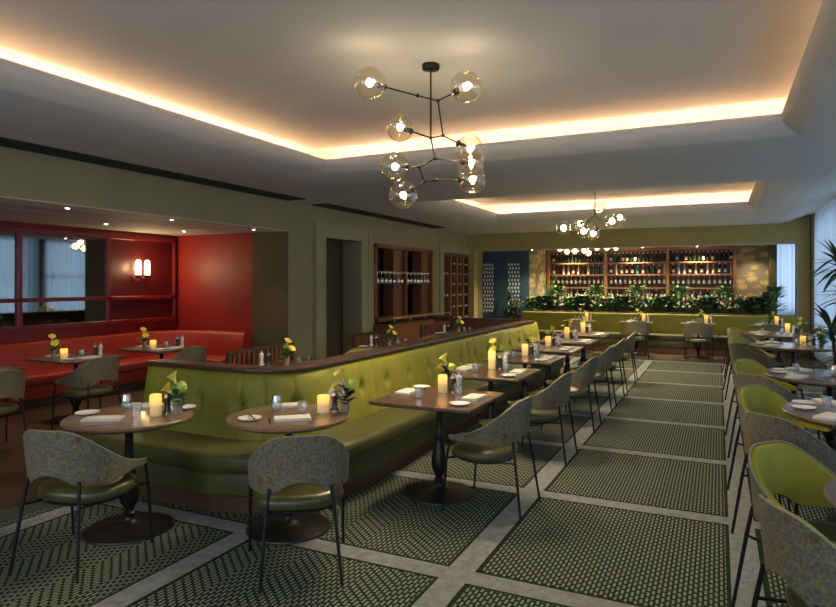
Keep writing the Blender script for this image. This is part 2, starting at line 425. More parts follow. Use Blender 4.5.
# ceiling with two coffers
def coffer(mb, x0, x1, y0, y1, zl, ext, zb, zu, tw=.75, n=12):
    """mitred bullnose around a rectangular opening; ext = outer rectangle (x0,x1,y0,y1)"""
    ex0, ex1, ey0, ey1 = ext
    rows = []
    def ring(fx0, fx1, fy0, fy1, z): return [(fx0, fy0, z), (fx1, fy0, z), (fx1, fy1, z), (fx0, fy1, z)]
    for i in range(n + 1):
        t = i / n * pi / 2
        f = 1 - sin(t); h = cos(t)          # f: 1 at outer edge
        a = 1 - cos(pi / 2 - t)             # horizontal share 1 outer -> 0 lip
        a = 1 - sin(t); 
        z = zb + (zl - zb) * (1 - cos(t))
        rows.append(ring(x0 + (ex0 - x0) * a, x1 + (ex1 - x1) * a, y0 + (ey0 - y0) * a, y1 + (ey1 - y1) * a, z))
    rows.append(ring(x0, x1, y0, y1, zl + .03))
    e = .03; rows.append(ring(x0 - e, x1 + e, y0 - e, y1 + e, zl + .03))
    rows.append(ring(x0 - e, x1 + e, y0 - e, y1 + e, zl - .03))
    e = tw; rows.append(ring(x0 - e, x1 + e, y0 - e, y1 + e, zl - .03))
    rows.append(ring(x0 - e, x1 + e, y0 - e, y1 + e, zu))
    mb.grid(rows, 0, True)
    mb.add([(x0 - e, y0 - e, zu), (x1 + e, y0 - e, zu), (x1 + e, y1 + e, zu), (x0 - e, y1 + e, zu)], [(0, 1, 2, 3)])
C1 = (-4.75, .55, -1.0, 7.05); E1 = (-5.55, 1.25, -1.8, 7.75)
C2 = (-4.75, .53, 9.75, 14.35); E2 = (-5.55, 1.25, 9.6, 15.2)
ZL, ZU = 3.30, 3.60
c = MB()
coffer(c, *C1, ZL, E1, ZC, ZU); coffer(c, *C2, ZL, E2, ZC, ZU)
def sheet(x0, x1, y0, y1, z=ZC): c.add([(x0, y0, z), (x1, y0, z), (x1, y1, z), (x0, y1, z)], [(0, 1, 2, 3)])
for (x0, x1, y0, y1) in [(XW, E1[0], -2.2, YB), (E1[0], E1[1], -2.2, E1[2]), (E1[0], E1[1], E1[3], E2[2]), (E1[0], E1[1], E2[3], YB)]: sheet(x0, x1, y0, y1)
c.add([(E1[1], -2.2, ZC), (1.45, -2.2, ZC + .03), (1.8, -2.2, 3.22), (XR + .3, -2.2, 3.25), (E1[1], YB, ZC), (1.45, YB, ZC + .03), (1.8, YB, 3.22), (XR + .3, YB, 3.25)],
      [(0, 1, 5, 4), (1, 2, 6, 5), (2, 3, 7, 6)])
struct('ceiling', c, M_['ceil'], ang=30)
struct('ceiling_slab', MB().box(-9.2, 2.6, -2.35, 20.2, 3.9, 4.0), M_['ceil'], smooth=False)
for i, (y0, y1, lb) in enumerate([(3.2, 8.45, 'long dark slot air diffuser in ceiling above the red room opening'), (9.1, 14.3, 'long dark slot air diffuser in ceiling above the doorway and glass rack')]):
    t = empty('air_diffuser', (XW + .17, (y0 + y1) / 2, ZC), 0, lb, 'air vent', 'ceiling slot diffusers')
    h = (y1 - y0) / 2
    MB().box(-.15, .15, -h, h, -.012, -.002).build('grille', M_['slot'], t, smooth=False)
    MB().box(-.162, -.148, -h, h, -.02, -.001).box(.148, .162, -h, h, -.02, -.001).build('frame', M_['slot'], t, smooth=False)
for i, (x, y, b) in enumerate([(-3.9, 7.75, 0)]): pass

# right wall: piers, sill, lintel, windows, curtains
wr = MB().box(XR + .12, XR + .45, -2.2, 20.2, 0, .35).box(XR + .12, XR + .45, -2.2, 20.2, 3.1, 3.6)
bays = [(-1.8, 2.2), (2.7, 6.3), (6.8, 9.0), (9.5, 12.9), (13.3, 16.6), (17.1, 19.6)]
edges = [-2.2] + [v for b in bays for v in b] + [20.2]
for i in range(0, len(edges), 2): wr.box(XR + .12, XR + .45, edges[i], edges[i + 1], .35, 3.1)
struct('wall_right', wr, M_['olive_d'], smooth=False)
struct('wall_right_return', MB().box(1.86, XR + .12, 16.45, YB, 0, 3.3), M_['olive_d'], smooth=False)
for i, (y0, y1) in enumerate(bays):
    f = MB()
    x = XR + .3
    for yy in (y0 + .03, (y0 + y1) / 2, y1 - .03): f.box(x - .03, x + .03, yy - .03, yy + .03, .35, 3.1)
    for zz in (.38, 1.9, 3.07): f.box(x - .03, x + .03, y0, y1, zz - .03, zz + .03)
    wo = struct('window_%d' % (i + 1), f, M_['concrete'], smooth=False)
    MB().box(x - .004, x + .004, y0, y1, .38, 3.07).build('glass_pane', M_['glass'], wo, smooth=False)
def curtain(y0, y1, label, x=XR - .02, along='y', zt=3.2, zb=.06):
    rows = []
    n = int(abs(y1 - y0) * 42)
    for k in range(5):
        z = zb + (zt - zb) * k / 4; r = []
        for i in range(n + 1):
            s = y0 + (y1 - y0) * i / n
            a = .035 * sin(s * 2 * pi / .17) + .012 * sin(s * 2 * pi / .071 + k * .3)
            r.append((x + a * (1.15 - .25 * k / 4), s, z) if along == 'y' else (s, x + a, z))
        rows.append(r)
    o = MB().grid(rows).build('curtain', M_['curt'], ang=180)
    tag(o, label, 'curtain', 'sheer window curtains'); return o
curtain(-1.9, 2.4, 'sheer pale curtain on the window nearest the camera, mostly out of frame')
curtain(2.45, 6.5, 'sheer pale curtain behind the second window-side round table')
curtain(6.55, 9.2, 'sheer pale curtain behind the third window-side round table')
curtain(9.25, 13.0, 'sheer pale curtain directly behind the tall spiky plant')
curtain(13.1, 16.4, 'tall sheer pale blue curtain beside the olive column at the bar front')
curtain(1.42, 2.02, 'narrow sheer pale curtain at the end of the bar beside the mural', x=YS + .2, along='x', zt=2.74)

# ------------------------------------------------------------------ swept benches
def sweep(path, prof, mb, i0=0, i1=None, mi=0):
    """path(i)->(point, outward normal); prof list of (offset,z) closed ring"""
    rows = []
    for p, nrm in path[i0:i1]:
        rows.append([(p[0] + nrm[0] * o, p[1] + nrm[1] * o, z) for o, z in prof])
    return mb.rings(rows, mi)
CX_, CY_ = -3.45, 4.35
def bench_path(a0, y1, na=24):
    """points at the arc centre line; offset = radius"""
    P = []
    for k in range(7): P.append(((CX_ - a0 * (1 - k / 6), CY_), (0, -1)))
    for k in range(1, na): t = -pi / 2 + pi / 2 * k / na; P.append(((CX_, CY_), (cos(t), sin(t))))
    for k in range(61): P.append(((CX_, CY_ + (y1 - CY_) * k / 60), (1, 0)))
    return P
def rounded(x0, x1, z0, z1, r, n=4):
    pts = []
    for cx, cz, a in ((x1 - r, z0 + r, -pi / 2), (x1 - r, z1 - r, 0), (x0 + r, z1 - r, pi / 2), (x0 + r, z0 + r, pi)):
        for k in range(n + 1): pts.append((cx + r * cos(a + pi / 2 * k / n), cz + r * sin(a + pi / 2 * k / n)))
    return pts
BP = bench_path(1.05, 11.5)
nb = len(BP)
B = empty('banquette', (0, 0, 0), 0, 'long green velvet banquette curving round the corner, with dark wood ledge', 'banquette')
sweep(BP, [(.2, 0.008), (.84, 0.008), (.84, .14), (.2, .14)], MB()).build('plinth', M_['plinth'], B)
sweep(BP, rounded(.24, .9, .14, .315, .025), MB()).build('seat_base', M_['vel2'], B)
# seat cushions between seams
def idx_y(y): return 7 + 23 + round((y - CY_) / (11.5 - CY_) * 60)
seams_y = [5.25, 7.85, 10.45]
cuts = [0, 3, 14, idx_y(5.25) - 0, idx_y(6.5), idx_y(7.85), idx_y(9.2), idx_y(10.45), nb - 1]
for a, b in zip(cuts[:-1], cuts[1:]):
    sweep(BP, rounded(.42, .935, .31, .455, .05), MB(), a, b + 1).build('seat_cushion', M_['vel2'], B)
def back_section(a, b, mirror=False):
    """upholstered back: leaning front with softly swelling channels and button dimples"""
    mb = MB(); rows = []
    seg = BP[a:b + 1]
    # resample finely
    pts = []
    for k in range(len(seg) - 1):
        sub = 6
        for q in range(sub):
            t = q / sub
            p = [seg[k][0][j] * (1 - t) + seg[k + 1][0][j] * t for j in (0, 1)]
            n = Vector([seg[k][1][j] * (1 - t) + seg[k + 1][1][j] * t for j in (0, 1)]).normalized()
            pts.append((p, n))
    pts.append(seg[-1])
    L = [0]
    for k in range(1, len(pts)):
        A = Vector(pts[k][0]) + Vector(pts[k][1]) * .45; Bq = Vector(pts[k - 1][0]) + Vector(pts[k - 1][1]) * .45
        L.append(L[-1] + (A - Bq).length)
    T = L[-1]; nbut = max(1, round(T / .5)); sp = T / nbut
    but = [(k + .5) * sp for k in range(nbut)]
    zs = [.40, .46, .52, .58, .63, .66, .69, .72, .75, .78, .82, .87, .91, .945, .962]
    for (p, n), s in zip(pts, L):
        edge = min(s, T - s); puff = .022 * (1 - math.exp(-edge / .03))
        r = []
        for z in zs:
            o = .50 - .10 * (z - .40) / .56
            bulge = puff * (1 - max(0, (z - .86) / .1) ** 2 if z > .86 else 1)
            db = min(abs(s - q) for q in but)
            dim = .055 * math.exp(-(db / .045) ** 2) * math.exp(-((z - .71) / .05) ** 2)
            chan = .008 * math.exp(-(db / .016) ** 2) * (1 if z > .71 else .5)
            if z > .95: o -= .02
            r.append((p[0] + n[0] * (o + bulge - dim - chan), p[1] + n[1] * (o + bulge - dim - chan), z))
        for z in (.962, .40): r.append((p[0] + n[0] * .27, p[1] + n[1] * .27, z))
        rows.append(r)
    mb.rings(rows)
    o = mb.build('back_panel', M_['vel'], B, ang=60)
    for q in but:
        k = min(range(len(L)), key=lambda i: abs(L[i] - q)); p, n = pts[k]
        oo = .50 - .10 * (.71 - .40) / .56 + .022 - .055
        MB().ball((p[0] + n[0] * oo, p[1] + n[1] * oo, .71), .017, 8, 6).build('button', M_['vel2'], o)
for a, b in [(0, 14), (14, idx_y(5.25)), (idx_y(5.25), idx_y(7.85)), (idx_y(7.85), idx_y(10.45)), (idx_y(10.45), nb - 1)]: back_section(a, b)
sweep(BP, [(.225, .0085), (.265, .0085), (.265, .962), (.225, .962)], MB(), 0, nb - 2).build('rear_panel', M_['dwood'], B)
sweep(BP, rounded(.22, .425, .962, 1.0, .012, 2), MB(), 0, nb - 2).build('ledge', M_['dwood'], B)

# wood end panel closing the booths behind the banquette
t = empty('booth_end_panel', (-4.1, 11.35, 0), 0, 'low dark wooden panel closing the far end of the booths', 'panel')
MB().box(-.95, .80, -.03, .03, 0.0, .98).build('panel', M_['rwood'], t, smooth=False)
MB().rbox(-.98, .80, -.05, .05, .98, 1.01, .008).build('cap_rail', M_['dwood'], t)

# red L banquette in alcove
def red_path(off=0):
    R = .9; cx, cy = RXW + R, RYW - R; P = []
    for k in range(9): P.append(((RXW, -1.5 + (cy + 1.5) * k / 8), (1, 0)))
    P = []
    for k in range(25): P.append(((cx, -1.5 + (cy + 1.5) * k / 24), (-1, 0)))
    for k in range(1, 16): a = pi - pi / 2 * k / 16; P.append(((cx, cy), (cos(a), sin(a))))
    for k in range(9): P.append(((cx + (-7.15 - cx) * k / 8, cy), (0, 1)))
    return P, R
RP, RR = red_path()
RB = empty('red_banquette', (0, 0, 0), 0, 'red leather corner banquette along the mirrored alcove walls', 'banquette')
def rprof(lst): return [(RR - o, z) for o, z in lst]
sweep(RP, rprof([(.02, 0), (.60, 0), (.60, .13), (.02, .13)]), MB()).build('plinth', M_['dwood'], RB)
sweep(RP, rprof(rounded(.02, .66, .13, .31, .02)), MB()).build('seat_base', M_['redl'], RB)
sweep(RP, rprof(rounded(.16, .70, .31, .45, .045)), MB()).build('seat_cushion', M_['redl'], RB)
o = sweep(RP, rprof([(.02, .45), (.25, .45), (.23, .6), (.20, .80), (.17, .845), (.12, .86), (.05, .85), (.02, .83)]), MB()).build('backrest', M_['redl'], RB)
for x in (-7.35, -7.6, -7.85): MB().ball((x, RYW - .215, .7), .013, 8, 6).build('button', M_['redframe'], o)
for y in [2.6 + .42 * k for k in range(12)]: MB().ball((RXW + .215, y, .7), .013, 8, 6).build('button', M_['redframe'], o)

# back green bench in front of the bar
t = empty('back_bench', (-1.6, 16.35, 0), 0, 'straight olive green upholstered bench below the planter across the bar front', 'bench')
MB().box(-3.2, 3.2, -.22, .3, 0, .14).build('plinth', M_['rwood'], t, smooth=False)
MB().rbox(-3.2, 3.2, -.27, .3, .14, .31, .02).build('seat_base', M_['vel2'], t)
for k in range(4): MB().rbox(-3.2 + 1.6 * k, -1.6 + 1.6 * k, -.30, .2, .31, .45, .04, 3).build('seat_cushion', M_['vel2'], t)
MB().rbox(-3.2, 3.2, .16, .34, .40, .92, .03, 3).build('backrest', M_['vel'], t)

# ------------------------------------------------------------------ dining chair
def ss(a, b, x):
    t = max(0, min(1, (x - a) / (b - a))); return t * t * (3 - 2 * t)
def plan(u, inset=0):
    """u -1..1 round the U, 0 at rear"""
    s = 1 if u >= 0 else -1; a = abs(u); rx, ry = .29 - inset, .265 - inset
    if a < .64:
        ph = a / .64 * pi / 2; return (s * rx * sin(ph) ** .92 if ph > 0 else 0, -ry * cos(ph) ** .92 if ph < pi / 2 - 1e-6 else 0)
    k = (a - .64) / .36; return (s * (rx + .004 * k), .218 * k)
def ztop(u): a = abs(u); return .838 - .245 * ss(.10, .80, a) - .028 * ss(.7, 1, a)
def zbot(u):
    a = abs(u); return .578 - .066 * ss(.02, .26, a) + .022 * ss(.29, .80, a)
def shell_pt(u, t, inset):
    x, y = plan(u, inset); z0, z1 = zbot(u), ztop(u); z = z0 + (z1 - z0) * t
    lean = .10 * (z - .46) * (1 - ss(.3, .9, abs(u)))
    return (x * (1 + .12 * (z - .5) * (1 - ss(.5, 1, abs(u)))), y - lean, z)
def make_chair():
    root = empty('dining_chair', (0, 0, 0), 0, 'chair', 'chair')
    def solid(i0, i1, u1, ti, m, name):
        N = 44; rows = []
        for k in range(N + 1):
            u = -u1 + 2 * u1 * k / N
            e = max(0, (abs(u) - (u1 - .05)) / .05); sq = sqrt(max(0, 1 - e * e)) * .98 + .02      # round the tips
            r = []
            nt_ = 7
            for j in range(nt_ + 1):
                t = ti + (1 - 2 * ti) * j / nt_; t = .5 + (t - .5) * sq; r.append(shell_pt(u, t, i0))
            for j in range(nt_, -1, -1):
                t = ti + (1 - 2 * ti) * j / nt_; t = .5 + (t - .5) * sq; r.append(shell_pt(u, t, i1))
            rows.append(r)
        return MB().rings(rows).build(name, m, root, ang=50)
    bk = solid(0, .014, 1, 0, M_['tap'], 'backrest')
    solid(.012, .040, .975, .025, M_['chairg'], 'back_pad')
    # piping along the shell edge
    pts = [shell_pt(-1 + 2 * k / 60, 1.0, .008) for k in range(61)]
    MB().pipe(pts, .0055, 6).build('piping', M_['pipe'], bk)
    # seat cushion: rounded D
    rows = []
    def outline(s, z):
        r = []
        for k in range(40):
            a = 2 * pi * k / 40; cx, cy = cos(a), sin(a)
            e = .62 if cy > 0 else .8
            x = .268 * abs(cx) ** e * (1 if cx > 0 else -1); y = (.235 if cy > 0 else .215) * abs(cy) ** e * (1 if cy > 0 else -1) + .035
            r.append((x * s, .035 + (y - .035) * s, z))
        return r
    for s, z in [(.5, .385), (.93, .386), (.985, .40), (1.0, .42), (.985, .442), (.94, .457), (.8, .466), (.45, .47), (.1, .471)]: rows.append(outline(s, z))
    MB().rings(rows).build('seat', M_['leather'], root, ang=60)
    fr = MB(); ring = [(.235 * cos(a) , .035 + .20 * sin(a), .378) for a in [2 * pi * k / 24 for k in range(25)]]
    fr.pipe(ring, .009, 6, caps=False)
    for s in (-1, 1):
        fr.tube((s * .17, -.08, .378), (s * .188, -.258, .395), .008, n=6)
        fr.tube((s * .23, .18, .40), (s * .286, .235, .40), .008, n=6)
    fr.build('seat_frame', M_['black'], root)
    for s in (-1, 1):
        MB().pipe([(s * .170, -.235, .545), (s * .188, -.258, .395), (s * .222, -.312, .0085)], [.010, .0105, .009], 8).build('leg', M_['black'], root)
    for s in (-1, 1):
        MB().pipe([(s * .285, .205, .548), (s * .286, .235, .385), (s * .292, .265, .0085)], [.009, .0105, .009], 8).build('leg', M_['black'], root)
    return root
CHAIR = Proto(make_chair())
def chair(x, y, face, label, group, z=0):
    """face = (dx,dy)"""
    CHAIR.put((x, y, z), atan2(-face[0], face[1]), label, group)

# ------------------------------------------------------------------ tables
BAL = [(.0, .0), (.28, .0), (.285, .006), (.282, .014), (.20, .030), (.09, .045), (.045, .058), (.034, .08), (.032, .10), (.044, .115), (.030, .13), (.034, .15), (.058, .19), (.066, .235), (.062, .29), (.046, .36),
       (.036, .42), (.034, .44), (.046, .455), (.046, .468), (.034, .482), (.028, .50), (.026, .69), (.04, .715), (.04, .727)]
def square_table_proto(w, d, name='square_table', topm='walnut', simple=False):
    r = empty(name, (0, 0, 0), 0, 'table', 'table')
    rows = []
    for (i, z) in [(.05, .727), (.012, .739), (.0, .747), (.0, .763), (.004, .767), (.02, .768)]:
        a, b = w / 2 - i, d / 2 - i; rows.append([(-a, -b, z), (a, -b, z), (a, b, z), (-a, b, z)])
    MB().rings(rows).build('tabletop', M_[topm], r, ang=25)
    MB().lathe(BAL[9:], 20).build('column', M_['iron'], r, ang=50)
    MB().lathe(BAL[:10], 40).build('base', M_['iron'], r, ang=50)
    return r
def round_table_proto(R, topm, name='round_table'):
    r = empty(name, (0, 0, 0), 0, 'table', 'table')
    MB().lathe([(0, .727), (R - .05, .727), (R - .012, .741), (R, .751), (R, .763), (R - .004, .767), (R - .02, .7685), (0, .7685)], 64).build('tabletop', M_[topm], r, ang=25)
    MB().lathe(BAL[9:], 20).build('column', M_['iron'], r, ang=50)
    MB().lathe(BAL[:10], 40).build('base', M_['iron'], r, ang=50)
    return r

# ------------------------------------------------------------------ tableware prototypes
def proto_candle(h, rad):
    r = empty('pillar_candle', (0, 0, 0), 0, 'candle', 'candle')
    MB().lathe([(0, 0), (rad, 0), (rad, h - .004), (rad - .004, h), (rad - .010, h - .004), (rad - .016, h - .022), (0, h - .024)], 20).build('wax', M_['cand'], r, ang=60)
    MB().lathe([(0, h - .024), (.006, h - .02), (.008, h - .016), (.005, h - .009), (0, h - .003)], 10).build('flame', M_['flame'], r, ang=80)
    return Proto(r)
def proto_mill(kind):
    r = empty(kind + '_mill', (0, 0, 0), 0, 'mill', kind + ' mill')
    MB().lathe([(0, 0), (.027, 0), (.027, .012), (.020, .03), (.018, .075), (.024, .10), (.024, .106), (0, .106)], 16).build('body', M_[kind], r, ang=50)
    MB().lathe([(0, .106), (.024, .107), (.026, .118), (.022, .135), (.012, .142), (.006, .146), (.009, .154), (.006, .162), (0, .164)], 16).build('cap', M_['chrome'] if kind == 'pepper' else M_['salt'], r, ang=50)
    MB().lathe([(0, .0), (.0275, .0), (.0275, .008), (0, .009)], 16).build('collar', M_['chrome'], r)
    return Proto(r)
def proto_tumbler(name, h, r0, r1):
    prof = [(0, 0), (r0, 0), (r0 + .002, .006), (r1, h), (r1 - .002, h), (r0, .012), (0, .010)]
    o = MB().lathe(prof, 20).build(name, M_['glass'], ang=50); tag(o, 'glass', 'glass'); return Proto(o)
def proto_napkin():
    o = MB().rbox(-.12, .12, -.065, .065, 0, .010, .004, 2).rbox(-.117, .119, -.063, .064, .0105, .019, .004, 2).build('napkin', M_['linen'])
    tag(o, 'napkin', 'napkin'); return Proto(o)
def proto_plate(R):
    o = MB().lathe([(0, 0), (R * .6, 0), (R * .72, .004), (R, .014), (R, .017), (R * .7, .008), (0, .006)], 28).build('side_plate', M_['china'], ang=60)
    tag(o, 'plate', 'plate'); return Proto(o)
def proto_fork():
    mb = MB(); mb.rbox(-.006, .006, -.10, .035, .0, .004, .0015, 1); mb.rbox(-.011, .011, .03, .055, 0, .004, .0015, 1)
    for k in range(4): x = -.0095 + .0063 * k; mb.box(x - .0017, x + .0017, .05, .095, .0005, .0035)
    o = mb.build('fork', M_['chrome']); tag(o, 'fork', 'fork'); return Proto(o)
def proto_knife():
    mb = MB(); mb.rbox(-.006, .006, -.10, -.01, 0, .005, .002, 1)
    mb.add([(-.006, -.01, .001), (.006, -.01, .001), (.009, .06, .001), (.004, .10, .001), (-.005, .11, .001), (-.006, -.01, .0035), (.006, -.01, .0025), (.009, .06, .002), (.004, .10, .002), (-.005, .11, .0035)],
           [(4, 3, 2, 1, 0), (5, 6, 7, 8, 9), (0, 1, 6, 5), (1, 2, 7, 6), (2, 3, 8, 7), (3, 4, 9, 8), (4, 0, 5, 9)])
    o = mb.build('knife', M_['chrome']); tag(o, 'knife', 'knife'); return Proto(o)
def proto_vase():
    o = MB().lathe([(0, 0), (.027, 0), (.029, .004), (.029, .108), (.026, .112), (.022, .108), (.022, .012), (0, .01)], 18).build('bud_vase', M_['vase'], ang=50)
    tag(o, 'vase', 'vase'); return Proto(o)
def leafpts(mb, base, dirv, L, W, bend=.3, n=5, mi=0, up=Vector((0, 0, 1))):
    d = Vector(dirv).normalized(); side = d.cross(up)
    if side.length < .05: side = d.cross(Vector((1, 0, 0)))
    side.normalize(); nrm = side.cross(d); rows = []
    b = Vector(base)
    for i in range(n + 1):
        t = i / n; p = b + d * (L * t) - Vector((0, 0, 1)) * (bend * L * t * t)
        w = W * (sin(pi * min(1, t * .93 + .05)) ** .8) * .5
        rows.append([tuple(p - side * w + nrm * w * .25), tuple(p), tuple(p + side * w + nrm * w * .25)])
    mb.grid(rows, mi)
def calla(mb, base, d, L, mi):
    """trumpet bloom"""
    d = Vector(d).normalized(); a = d.orthogonal().normalized(); b = d.cross(a); base = Vector(base); rows = []
    for i in range(7):
        t = i / 6; r = .006 + .036 * t ** 2.0; row = []
        for j in range(12):
            w = 2 * pi * j / 12; ext = .25 * t * (1 + cos(w)) * L * .5
            row.append(tuple(base + d * (L * t * .8 + ext) + (a * cos(w) + b * sin(w)) * r))
        rows.append(row)
    mb.grid(rows, mi, True)
def proto_posy(kind, seed):
    rnd = random.Random(seed)
    r = empty('flower_posy', (0, 0, 0), 0, 'flowers', 'flowers')
    st = MB(); bl = MB(); lf = MB(); lm = MB()
    h1 = .20 + .02 * rnd.random()
    st.pipe([(0, 0, .0), (.004, 0, .1), (-.02, .01, h1)], .0035, 6); calla(bl, (-.02, .01, h1 - .012), (-.35, -.1, .9), .085, 0)
    calla(bl, (-.035, -.015, h1 - .055), (-.8, -.4, .6), .06, 0)
    if kind != 1:
        st.pipe([(0, 0, .0), (.008, -.005, .08), (.035, -.012, .165)], .003, 6); lm.ball((.04, -.013, .178), .034, 12, 8)
        for k in range(20):
            a = rnd.random() * 6.28; e = rnd.random() * 2 - .6; lm.ball((.04 + .029 * cos(a) * cos(e), -.013 + .029 * sin(a) * cos(e), .178 + .029 * sin(e)), .012, 6, 4)
    else:
        st.pipe([(0, 0, .0), (.008, -.005, .08), (.045, -.012, .17)], .003, 6); calla(lm, (.045, -.012, .165), (.6, .1, .8), .065, 0)
    for k in range(34):
        a = rnd.random() * 2 * pi; z = .02 + .14 * rnd.random()
        leafpts(lf, (.014 * cos(a), .014 * sin(a), z), (cos(a) * .8, sin(a) * .8, .75), .065 + .045 * rnd.random(), .042, .3, 4)
    st.build('stem', M_['leaf'], r); bl.build('calla_bloom', M_['call'], r, ang=80); lm.build('lime_bloom', M_['lime'], r, ang=80)
    lf.build('leaf_sprig', M_['leaf'] if kind != 2 else M_['purp'], r, ang=80)
    return Proto(r)
CANDLE = {'s': proto_candle(.12, .042), 'm': proto_candle(.145, .039), 't': proto_candle(.19, .038)}
PEP, SALT = proto_mill('pepper'), proto_mill('salt')
def proto_wine():
    o = MB().lathe([(0, 0), (.024, 0), (.034, .02), (.039, .05), (.036, .085), (.031, .115), (.029, .115), (.034, .085), (.037, .05), (.031, .022), (0, .012)], 20).build('water_glass', M_['glass'], ang=50); tag(o, 'glass', 'glass'); return Proto(o)
TALL, LOW = proto_wine(), proto_tumbler('tumbler', .085, .028, .034)
NAP, PLATE, FORK, KNIFE, VASE = proto_napkin(), proto_plate(.078), proto_fork(), proto_knife(), proto_vase()
POSY = [proto_posy(0, 1), proto_posy(1, 5), proto_posy(2, 9)]
ZT = .7775
def put(kind, x, y, nick, rz=0, extra=None):
    z = ZT - (.0085 if ('red alcove' in nick or 'back-bench' in nick) else 0)
    a = lambda s: '%s on %s' % (s, nick)
    if kind in ('cs', 'cm', 'ct'): CANDLE[kind[1]].put((x, y, z), rz, a(extra or 'glowing cream pillar candle'), 'table candles')
    elif kind == 'pepper': PEP.put((x, y, z), rz, a(extra or 'dark pepper mill with steel cap'), 'pepper mills')
    elif kind == 'salt': SALT.put((x, y, z), rz, a(extra or 'white salt mill'), 'salt mills')
    elif kind == 'tall': TALL.put((x, y, z), rz, a(extra or 'tall clear water glass'), 'water glasses')
    elif kind == 'low': LOW.put((x, y, z), rz, a(extra or 'short clear tumbler'), 'tumblers')
    elif kind == 'nap': NAP.put((x, y, z), rz, a(extra or 'folded cream napkin'), 'folded napkins')
    elif kind == 'plate': PLATE.put((x, y, z), rz, a(extra or 'small white side plate'), 'side plates')
    elif kind == 'fork': FORK.put((x, y, z), rz, a(extra or 'steel fork'), 'forks')
    elif kind == 'knife': KNIFE.put((x, y, z), rz, a(extra or 'steel knife'), 'knives')
    elif kind == 'vase': VASE.put((x, y, z), rz, a(extra or 'slim stone bud vase'), 'bud vases')
    elif kind[:4] == 'posy': POSY[int(kind[4])].put((x, y, z + .014), rz, a(extra or ('yellow calla posy in the vase', 'posy of three callas in the vase', 'dark leaved calla posy in the vase')[int(kind[4])]), 'flower posies')

# ---- round tables by the bench corner
RT = Proto(round_table_proto(.412, 'walnut2'))
n1, n2 = 'round table at the open bench end', 'round table at the bench corner'
RT.put((-3.62, 3.02, 0.0085), .3, 'round walnut pedestal table in front of the open end of the green banquette', 'round tables at the green banquette')
RT.put((-2.65, 3.50, 0.0085), 1.1, 'round walnut pedestal table tucked into the green banquette corner', 'round tables at the green banquette')
for k, x, y, rz, e in [('plate', -3.92, 2.93, 0, 'white side plate at the edge'), ('nap', -3.66, 2.85, .55, 'folded napkin nearest the chair'), ('fork', -3.80, 2.82, -.75, 'steel fork left of the near napkin'),
                       ('knife', -3.53, 2.74, -.75, 'steel knife right of the near napkin'), ('tall', -3.78, 3.13, 0, None), ('low', -3.56, 3.03, 0, None), ('cm', -3.46, 3.10, 0, None),
                       ('pepper', -3.45, 3.19, 0, None), ('salt', -3.49, 3.25, 0, None), ('vase', -3.36, 3.20, 0, None), ('posy0', -3.36, 3.20, .2, None), ('plate', -3.46, 3.36, 0, 'white side plate behind the vase'), ('nap', -3.78, 3.28, .4, 'folded napkin on bench side')]:
    put(k, x, y, n1, rz, e)
for k, x, y, rz, e in [('plate', -2.79, 3.27, 0, 'white side plate near the front edge'), ('knife', -2.78, 3.28, .9, 'butter knife lying across the plate'), ('fork', -2.645, 3.29, .7, 'steel fork between plate and napkin'),
                       ('nap', -2.545, 3.40, .70, 'folded napkin nearest the chair'), ('nap', -2.83, 3.74, .70, 'folded napkin on bench side'), ('tall', -2.80, 3.56, 0, None), ('low', -2.60, 3.59, 0, None),
                       ('cs', -2.49, 3.68, 0, None), ('pepper', -2.445, 3.755, 0, None), ('salt', -2.50, 3.80, 0, None), ('vase', -2.36, 3.76, 0, None), ('posy2', -2.36, 3.76, .5, None),
                       ('knife', -2.43, 3.42, .7, 'steel knife right of the near napkin')]:
    z = put(k, x, y, n2, rz, e)
# the knife across the plate lies on its rim
for o in COL.objects:
    if o.get('label', '').startswith('butter knife'): o.location.z = ZT + .017
chair(-3.52, 2.60, (-.24, .97), 'mottled grey tub chair with olive seat at the round table by the open bench end', 'chairs at the round tables')
chair(-2.25, 3.07, (-.62, .78), 'mottled grey tub chair seen from behind at the bench corner round table', 'chairs at the round tables')

# ---- six square tables along the banquette
ST = Proto(square_table_proto(.82, .82))
ordn = ['first', 'second', 'third', 'fourth', 'fifth', 'sixth']
tys = [4.59, 6.12, 7.45, 8.69, 9.95, 11.35]
cand = ['cm', 'ct', 'cm', 'cm', 'ct', 'ct']
for i, ty in enumerate(tys):
    tx = [-2.005, -2.10, -2.12, -2.14, -2.15, -2.17][i]
    nick = '%s square table from the front' % ordn[i]
    ST.put((tx, ty, 0.0085), 0, '%s square walnut pedestal table from the front along the green banquette' % ordn[i], 'square tables along the green banquette')
    j = lambda: random.uniform(-.015, .015)
    its = [('nap', -.31, .06, pi / 2 + .0, 'folded napkin on bench side'), ('plate', -.30, .31, 0, 'side plate on bench side'), ('low', -.11, -.14, 0, 'short tumbler on bench side'),
           (cand[i], -.05, .19, 0, None), ('pepper', .01, .26, 0, None), ('salt', .07, .25, 0, None), ('vase', -.06, .33, 0, None), (['posy2', 'posy1', 'posy1', 'posy0', 'posy1', 'posy0'][i], -.06, .33, i, None),
           ('low', .10, .17, 0, 'short tumbler near the mills'), ('nap', .27, .05, pi / 2, 'folded napkin on aisle side'), ('plate', .27, -.25, 0, 'side plate on aisle side')]
    if i < 3:
        its += [('fork', .28, -.08, pi / 2, 'fork on aisle side'), ('knife', .28, .17, pi / 2, 'knife on aisle side'), ('fork', -.30, .19, -pi / 2, 'fork on bench side'), ('knife', -.30, -.07, -pi / 2, 'knife on bench side')]
    for k, u, v, rz, e in its: put(k, tx + u + j() * .4, ty + v + j() * .5, nick, rz + j() * 4, e)
cys = [4.535, 5.98, 7.38, 8.62, 9.85, 11.2]
